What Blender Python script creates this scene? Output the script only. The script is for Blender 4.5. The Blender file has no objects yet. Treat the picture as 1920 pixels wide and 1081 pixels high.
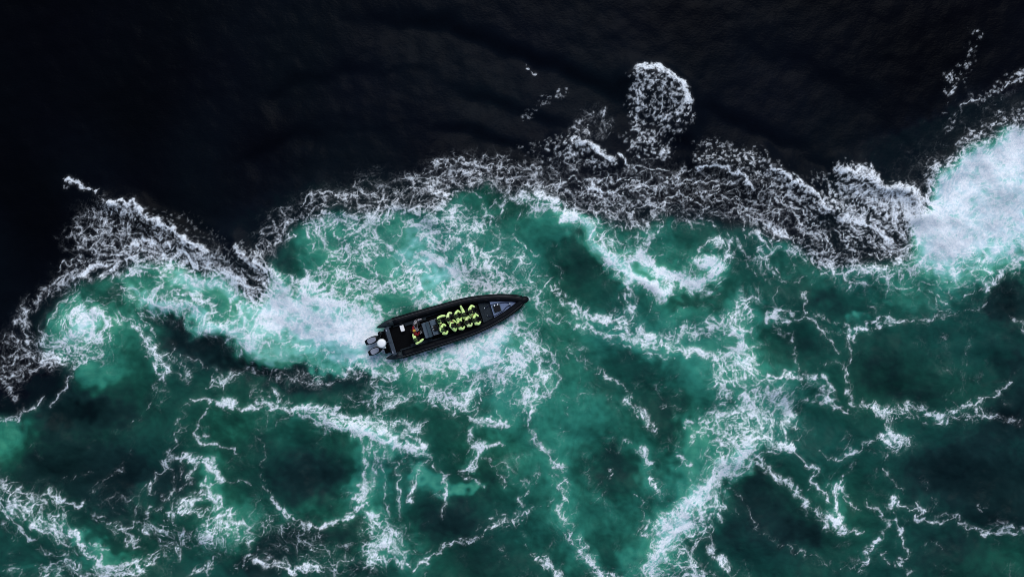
import bpy, bmesh, math, random
import numpy as np
from mathutils import Vector, Matrix, Quaternion
R = math.radians
scene = bpy.context.scene
col = scene.collection
U = 0.04                                   # metres per survey unit
def wx(x): return (x-960.0)*U
def wy(y): return (540.5-y)*U

# ---------------------------------------------------------------- camera, sky, sun, exposure
CAM_H = 62.0
cam_d = bpy.data.cameras.new('camera'); cam = bpy.data.objects.new('camera', cam_d); col.objects.link(cam)
cam.location = (0, 0, CAM_H); cam.rotation_euler = (0, 0, 0)
cam_d.sensor_width = 36.0; cam_d.lens = 36.0*CAM_H/76.8
cam_d.clip_start = 1.0; cam_d.clip_end = 12000.0
scene.camera = cam
SUN_EL, SUN_AZ = R(52), R(76)            # direction the light comes from: azimuth from +x, counter clockwise
world = bpy.data.worlds.new('World'); scene.world = world; world.use_nodes = True
wn = world.node_tree; wn.nodes.clear()
sky = wn.nodes.new('ShaderNodeTexSky'); sky.sky_type = 'NISHITA'; sky.sun_disc = False
sky.sun_elevation = SUN_EL; sky.sun_rotation = math.pi/2-SUN_AZ
sky.air_density = 1.0; sky.dust_density = 2.0; sky.ozone_density = 1.0
bg = wn.nodes.new('ShaderNodeBackground'); bg.inputs['Strength'].default_value = 0.07
wo = wn.nodes.new('ShaderNodeOutputWorld')
wn.links.new(sky.outputs[0], bg.inputs[0]); wn.links.new(bg.outputs[0], wo.inputs[0])
sun_d = bpy.data.lights.new('sun', 'SUN'); sun_d.energy = 1.2; sun_d.angle = R(36); sun_d.color = (.95, .98, 1.0)
sun = bpy.data.objects.new('sun', sun_d); col.objects.link(sun); sun.location = (0, 40, 80)
d = Vector((math.cos(SUN_EL)*math.cos(SUN_AZ), math.cos(SUN_EL)*math.sin(SUN_AZ), math.sin(SUN_EL)))
sun.rotation_euler = d.to_track_quat('Z', 'Y').to_euler()
scene.cycles.pixel_filter_type = 'BLACKMAN_HARRIS'; scene.cycles.filter_width = 0.9
vs = scene.view_settings
vs.view_transform = 'Standard'; vs.look = 'None'; vs.exposure = 0.66; vs.gamma = 1.0; vs.use_curve_mapping = False

# ---------------------------------------------------------------- the sea
# ---------------------------------------------------------------- sea surface data
# coordinates: 1 unit = 4 cm on the water, x to the right, y downwards from the upper left corner of the survey area
STEP = 1.6
GX0, GX1, GY0, GY1 = -72.0, 1992.0, -62.0, 1143.0
NX = int((GX1-GX0)/STEP)+1
NY = int((GY1-GY0)/STEP)+1
gx = GX0+np.arange(NX)*STEP
gy = GY0+np.arange(NY)*STEP
X, Y = np.meshgrid(gx, gy)
X = X.astype(np.float32); Y = Y.astype(np.float32)
rng = np.random.default_rng(11)

_fx = np.fft.rfftfreq(NX, STEP)[None, :]
_fy = np.fft.fftfreq(NY, STEP)[:, None]
def spec(wave, aniso=1.0, ang=0.0, bw=0.28):
    """band limited gaussian noise of a given wave length, unit variance"""
    w = np.fft.rfft2(rng.standard_normal((NY, NX)))
    c, s = np.cos(ang), np.sin(ang)
    a = (_fx*c+_fy*s)*aniso; b = (-_fx*s+_fy*c)
    r = np.sqrt(a*a+b*b)*wave+1e-9
    g = np.exp(-(np.log(r)/bw)**2*0.5)
    n = np.fft.irfft2(w*g, s=(NY, NX))
    return (n/n.std()).astype(np.float32)
def fbm(wave, octs=4, gain=0.55):
    n = 0; a = 1
    for k in range(octs):
        n = n+a*spec(wave/2**k); a *= gain
    return (n/n.std()).astype(np.float32)
def blur(f, sig):
    k = np.exp(-2*(np.pi*sig)**2*(_fx*_fx+_fy*_fy))
    return np.fft.irfft2(np.fft.rfft2(f)*k, s=(NY, NX)).astype(np.float32)
def sample(f, x, y):
    """bilinear, wraps round"""
    u = (x-GX0)/STEP; v = (y-GY0)/STEP
    i = np.floor(u).astype(np.int32); j = np.floor(v).astype(np.int32)
    a = (u-i).astype(np.float32); b = (v-j).astype(np.float32)
    i0 = i % NX; i1 = (i+1) % NX; j0 = j % NY; j1 = (j+1) % NY
    return (f[j0, i0]*(1-a)+f[j0, i1]*a)*(1-b)+(f[j1, i0]*(1-a)+f[j1, i1]*a)*b
def rank(f):
    h, e = np.histogram(f, 2048)
    c = np.cumsum(h)/h.sum()
    return np.interp(f, 0.5*(e[1:]+e[:-1]), c).astype(np.float32)
def sstep(a, b, x):
    t = np.clip((x-a)/(b-a), 0, 1)
    return t*t*(3-2*t)
def worley(x, y, s, seed):
    """edge distance F2-F1 of a jittered cell pattern"""
    r = np.random.default_rng(seed); M = 256
    jx = r.random((M, M)).astype(np.float32); jy = r.random((M, M)).astype(np.float32)
    u = x/s; v = y/s
    i = np.floor(u).astype(np.int32); j = np.floor(v).astype(np.int32)
    f1 = np.full(x.shape, 9, np.float32); f2 = f1.copy()
    for dj in (-1, 0, 1):
        for di in (-1, 0, 1):
            a = (i+di) % M; b = (j+dj) % M
            d = np.hypot(i+di+jx[b, a]-u, j+dj+jy[b, a]-v)
            f2 = np.minimum(f2, np.maximum(f1, d)); f1 = np.minimum(f1, d)
    return f2-f1

# warped coordinates
w1x, w1y, w2x, w2y = spec(90), spec(90), spec(26), spec(26)
w3x, w3y = spec(10), spec(10)
def warp(a1, a2, a3=0.0):
    return X+a1*w1x+a2*w2x+a3*w3x, Y+a1*w1y+a2*w2y+a3*w3y
QX, QY = warp(3.0, 2.6, .7)
SXw, SYw = warp(6, 4, .3)

def smooth(pts, n=6):
    p = np.array(pts, float)
    if len(p) < 3: return p
    q = np.vstack([2*p[0]-p[1], p, 2*p[-1]-p[-2]])
    out = []
    for k in range(1, len(q)-2):
        a, b, c, d = q[k-1], q[k], q[k+1], q[k+2]
        for t in np.arange(n)/n:
            out.append(0.5*((2*b)+(c-a)*t+(2*a-5*b+4*c-d)*t*t+(-a+3*b-3*c+d)*t**3))
    out.append(p[-1])
    return np.array(out)
def parse(s):
    return [tuple(float(v) for v in t.split(',')) for t in s.split()]
def stroke(dst, pts, w, val, mode='max', soft=1.0, qx=None, qy=None, taper=False):
    qx = QX if qx is None else qx; qy = QY if qy is None else qy
    p = smooth(pts); m = w*2.4+14
    x0, y0 = p.min(0)-m; x1, y1 = p.max(0)+m
    i0 = max(0, int((x0-GX0)/STEP)); i1 = min(NX, int((x1-GX0)/STEP)+2)
    j0 = max(0, int((y0-GY0)/STEP)); j1 = min(NY, int((y1-GY0)/STEP)+2)
    if i1 <= i0 or j1 <= j0: return
    sx = qx[j0:j1, i0:i1]; sy = qy[j0:j1, i0:i1]
    best = np.full(sx.shape, 1e9, np.float32); bt = np.zeros(sx.shape, np.float32)
    n = len(p)-1
    for k in range(n):
        ax, ay = p[k]; dx, dy = p[k+1]-p[k]
        L = dx*dx+dy*dy+1e-9
        t = np.clip(((sx-ax)*dx+(sy-ay)*dy)/L, 0, 1)
        d = (sx-ax-t*dx)**2+(sy-ay-t*dy)**2
        if taper:
            bt = np.where(d < best, (k+t)/n, bt)
        best = np.minimum(best, d)
    ww = w
    if taper:
        ww = w*np.clip(0.25+1.6*np.minimum(bt, 1-bt)*2, 0.25, 1)
    prof = np.exp(-(np.sqrt(best)/ww)**2*1.0)
    blend(dst[j0:j1, i0:i1], prof, val, mode)
def blend(v, prof, val, mode):
    if mode == 'max': np.maximum(v, prof*val, out=v)
    elif mode == 'add': v += prof*val
    elif mode == 'mix': v += (val-v)*np.clip(prof, 0, 1)
    elif mode == 'mul': v *= 1-prof*val
def polymask(pts, soft, qx=None, qy=None):
    qx = QX if qx is None else qx; qy = QY if qy is None else qy
    ins = np.zeros(X.shape, bool); p = pts; n = len(p)
    for k in range(n):
        ax, ay = p[k]; bx, by = p[(k+1) % n]
        if ay == by: continue
        c = ((ay > qy) != (by > qy)) & (qx < (bx-ax)*(qy-ay)/(by-ay)+ax)
        ins ^= c
    return blur(ins.astype(np.float32), soft)
def blob(dst, x, y, rx, ry, ang, val, mode='mix', k=1.0):
    a = np.radians(ang); c, s = np.cos(a), np.sin(a)
    m = max(rx, ry)*2.6+20
    i0 = max(0, int((x-m-GX0)/STEP)); i1 = min(NX, int((x+m-GX0)/STEP)+2)
    j0 = max(0, int((y-m-GY0)/STEP)); j1 = min(NY, int((y+m-GY0)/STEP)+2)
    if i1 <= i0 or j1 <= j0: return
    dx = SXw[j0:j1, i0:i1]-x; dy = SYw[j0:j1, i0:i1]-y
    u = (dx*c+dy*s)/rx; v = (-dx*s+dy*c)/ry
    blend(dst[j0:j1, i0:i1], k*np.exp(-(u*u+v*v)), val, mode)

# ---------------------------------------------------------------- aeration (how much air the water carries), plus sky reflection painted into the dark upper water
FRONT = parse("-80,830 0,790 60,757 100,735 128,690 100,672 78,640 85,600 110,560 150,532 200,508 300,488 400,508 460,545 497,572 "
              "503,520 520,480 545,440 575,400 620,388 690,400 770,392 830,378 852,352 900,345 960,358 1040,372 1090,402 1150,425 1190,418 "
              "1240,412 1300,408 1400,425 1440,445 1500,470 1560,500 1650,498 1700,478 1722,430 1738,372 1762,325 1815,282 1870,250 1995,215 1995,1145 -80,1145")
# soft patches of aerated water; in the dark upper water, painted sky reflection and corner darkening: x y rx ry angle value strength
PATCH = """
250 520 75 28 -8 .42 .9|330 520 60 20 15 .5 .6|190 530 35 18 -20 .4 .7
545 497 34 34 20 .06 1|520 470 18 30 20 .2 .6|700 470 150 85 10 .55 .6|640 398 60 13 3 .10 .9|775 462 42 34 10 .8 1|740 500 30 28 0 .7 .7
815 520 42 28 20 .86 1|632 452 20 16 0 .55 .8|620 520 50 30 0 .6 .6|845 500 30 25 0 .9 .6|870 380 55 26 5 .5 .7|905 455 70 45 0 .46 .8|900 460 45 24 10 .36 .7|600 470 40 50 0 .56 .7
665 500 20 10 0 .45 .9|735 435 50 20 0 .6 .5|695 510 15 18 0 .5 .8
1025 415 55 25 5 .58 .9|1085 470 45 60 -35 .24 .95|1100 515 55 45 0 .18 .9|990 490 45 60 0 .48 .7|1245 445 60 35 20 .48 .8|1300 435 40 25 -10 .3 .8|1290 400 60 14 5 .06 .9|1250 500 45 24 20 .56 .8|1322 490 20 16 0 .98 1|1340 510 40 18 0 .5 .6|1165 500 80 20 42 .66 .8|1110 440 60 16 42 .72 .7
1212 505 24 12 20 .28 .8|1400 490 35 50 0 .25 .6|1150 430 60 30 20 .42 .6
1480 490 60 26 15 .30 .9|1475 462 40 12 15 .55 .8|1530 520 60 22 15 .36 .7|1600 525 80 20 5 .3 .7|1760 520 100 20 -5 .56 .9|1850 530 50 18 -20 .35 .6|1690 435 25 18 20 .1 .6
1900 350 200 80 -15 .97 1|1830 450 90 55 0 .95 1|1770 430 55 55 0 .98 1|1740 470 50 25 0 .85 .9|1905 300 70 50 -25 .96 1|1830 410 55 25 0 .86 .8|1890 450 40 18 0 .82 .6
1850 485 70 15 -12 .62 .8|1600 545 90 14 4 .32 .8
165 610 56 42 0 1 1|125 640 50 28 10 .7 .9|90 620 16 40 10 .02 .8|225 640 55 50 0 .46 .8|195 697 52 28 -20 .62 1|260 700 50 70 0 .29 .7|160 772 85 32 -8 .055 .95|100 715 65 30 -25 .02 1|85 790 40 22 -30 .05 .8|15 825 50 50 0 .64 1|235 570 60 14 -12 .42 .7|200 560 40 12 0 .2 .6
110 700 40 14 -38 .5 .5|230 600 45 20 15 .6 .6
330 615 60 18 25 .10 1|400 655 80 22 22 .05 1|500 695 80 18 8 .05 1|600 705 60 14 -4 .06 1|660 700 40 18 0 .16 .7|640 740 130 30 8 .20 .8|340 690 40 40 20 .2 .6|430 720 50 20 0 .2 .6
440 800 70 26 8 .36 .9|520 790 60 22 10 .34 .7|580 893 95 56 0 .10 .9|590 962 105 14 0 .36 .9|470 900 30 60 0 .24 .6|640 830 60 18 10 .3 .6
120 880 130 62 0 .085 .9|240 905 60 50 20 .07 .9|330 790 40 70 10 .25 .7|60 940 60 20 0 .2 .5
560 600 110 45 20 .92 .95|640 630 80 40 15 .9 .9|620 655 70 16 6 .74 .8|670 600 60 40 0 .85 .7|500 635 28 12 25 .2 .9|530 655 30 10 25 .3 .8|500 600 40 40 20 .88 .6
740 560 36 20 10 .42 1|720 545 40 14 0 .6 .6|800 560 60 14 0 .85 .6|700 605 30 20 30 .5 .5
560 680 110 14 6 .7 .95|640 688 60 10 -4 .6 .8|520 668 50 10 15 .66 .7
770 690 60 16 -6 .55 .9|860 672 80 26 -15 .88 .9|930 640 45 40 -30 .9 .9|980 640 30 50 0 .6 .7|760 720 60 22 -5 .4 .8|840 720 60 26 -15 .55 .7|900 705 50 20 -10 .6 .6|690 715 25 12 0 .16 .8
860 800 70 40 0 .26 .7|950 770 35 30 0 .5 .9|965 720 30 40 20 .62 .7
1065 745 70 75 10 .46 .9|1090 790 60 50 20 .5 .7|1000 610 45 60 20 .46 .7|1055 620 50 30 0 .42 .7|1200 700 75 45 10 .22 .95|1140 570 45 50 0 .28 .8|1100 570 40 30 0 .3 .6|1265 590 55 30 0 .52 .9|1210 560 50 25 0 .3 .7|1305 560 45 22 0 .26 .8|1300 710 50 34 0 .5 .9|1330 640 60 22 -10 .6 .7|1245 640 70 16 10 .55 .7|1115 655 45 22 0 .4 .6|1140 720 40 25 50 .28 .6
1160 630 70 14 22 .56 .7|1180 760 40 70 -30 .3 .6|1245 770 50 40 0 .2 .9|1390 645 40 60 0 .66 .9|1400 720 40 60 0 .52 .8|1340 800 40 25 0 .56 .7|1320 770 30 30 0 .4 .6
1480 630 40 45 0 .22 .8|1500 650 55 28 0 .16 .7|1445 660 25 30 0 .36 .7|1500 725 45 22 0 .36 .8|1460 760 30 40 0 .6 .8|1700 562 120 22 -4 .40 .9|1540 565 50 22 10 .16 .9|1610 575 70 20 0 .2 .7|1890 565 50 50 0 .07 .9|1650 690 75 60 0 .17 .9|1800 670 70 60 0 .25 .9|1720 740 60 25 0 .14 .7|1900 690 35 60 0 .14 .8|1895 780 50 40 0 .06 1|1840 810 60 25 0 .14 .6|1600 610 20 14 0 .4 .6|1603 592 14 10 0 .6 .9
1600 790 80 25 0 .24 .6|1480 790 40 25 0 .36 .6
690 890 22 70 5 .62 .95|718 880 14 70 0 .5 .9|705 973 14 13 0 1 1|722 1010 45 35 20 .66 .9|750 960 24 60 0 .42 .8|660 930 40 24 -30 .42 .7|780 1050 55 40 10 .4 .8|840 975 80 50 0 .12 .9|900 900 40 30 0 .15 .7|810 870 40 30 0 .28 .6|765 1010 25 30 0 .36 .7|610 1000 110 30 0 .13 .8|520 1030 60 40 0 .10 .7|680 1065 30 20 0 .12 .7|900 1050 80 35 0 .17 .8
1000 850 55 60 0 .44 .8|1045 880 26 60 -15 .58 .8|1060 960 26 50 -8 .5 .8|1090 1030 40 36 50 .56 .8|1145 870 34 42 10 .17 .95|1160 900 45 40 0 .15 .9|1110 830 30 25 0 .3 .6|1140 960 75 50 0 .42 .9|1010 1000 40 40 0 .36 .7|1130 1030 40 36 0 .26 .8|1215 880 22 70 -20 .52 .8|1250 870 35 30 0 .32 .7|1290 870 20 70 8 .62 .9|1310 830 28 35 0 .58 .8|1320 925 45 35 -40 .86 .9|1265 985 60 26 -50 .82 .9|1225 1050 40 40 -60 .74 .9|1190 1060 22 30 0 .56 .7|1360 1000 60 50 0 .16 .9|1430 940 80 55 30 .12 .95|1420 890 40 26 20 .12 .9|1390 850 35 22 -30 .8 .8|1360 870 30 18 -45 .85 .7|1330 970 30 30 0 .35 .7|1240 800 35 40 10 .2 .7
1490 920 55 26 35 .27 .8|1500 850 50 25 0 .25 .7|1600 880 70 40 0 .3 .8|1570 940 25 50 0 .42 .7|1650 900 50 40 0 .25 .7|1770 880 60 40 0 .08 .8|1840 900 130 70 0 .085 .9|1880 960 60 30 0 .08 .8|1800 1020 60 30 10 .12 .7|1890 1055 50 30 20 .3 .9|1740 940 40 25 0 .2 .6|1500 1000 60 30 0 .09 .8|1630 1030 40 40 0 .3 .8|1740 1050 60 30 0 .16 .7|1450 960 40 50 0 .18 .6|1690 820 50 20 0 .26 .7
395 905 26 45 -20 .6 .9|430 990 55 45 -30 .55 .8|265 935 18 30 10 .36 .7|300 970 30 24 0 .36 .7|150 985 55 14 10 .3 .7|200 1050 60 14 0 .5 .8|195 1035 20 14 30 .7 .8|60 1070 60 14 0 .35 .7|145 1002 25 14 10 .75 .8|70 975 70 35 20 .3 .7|330 900 40 45 0 .1 .8|200 980 40 20 0 .16 .6|310 1010 70 30 0 .2 .6|440 930 30 14 0 .3 .6|480 1060 40 30 0 .06 .8|240 955 70 25 0 .13 .6|430 880 45 25 0 .25 .6
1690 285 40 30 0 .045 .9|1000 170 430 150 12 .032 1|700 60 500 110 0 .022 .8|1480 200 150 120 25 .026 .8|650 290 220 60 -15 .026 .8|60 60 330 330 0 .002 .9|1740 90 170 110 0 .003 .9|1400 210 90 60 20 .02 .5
1860 330 120 70 -20 1 1|1790 400 90 70 0 1 .9|1900 420 60 50 0 .96 .9|1735 450 50 30 0 .97 .8|520 590 60 45 20 .96 .9|600 620 80 40 15 .97 .9|680 650 40 30 0 .95 .9
"""
# long soft plumes: value width strength then points
PLUME = """
.80 22 .95 262,548 305,572 350,588 400,606 450,628 490,648 540,668
.85 24 .8 330,515 400,535 450,555 500,585
.085 22 .88 318,634 350,646 400,668 450,688 510,704 570,712
.10 18 .7 560,712 630,716 680,706
.62 12 .9 785,885 805,902 830,914 855,918 885,908
.8 16 .8 1045,395 1090,420 1125,460 1150,490 1190,518 1230,545
.74 14 .8 1190,490 1245,510 1290,532 1330,525 1348,500
.5 18 .6 1080,610 1160,640 1240,660 1310,660 1360,690 1390,760
.5 16 .7 1380,560 1400,600 1420,680 1445,750
.5 14 .6 1010,820 1035,860 1055,910 1065,980 1100,1050
.5 12 .7 560,775 620,790 680,812 740,835 790,850
.75 12 .8 640,795 690,815 740,830
.46 10 .7 925,800 940,830 960,800
.42 10 .6 885,800 905,835 885,875
.55 14 .6 1000,690 1020,720 995,770
"""
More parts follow.
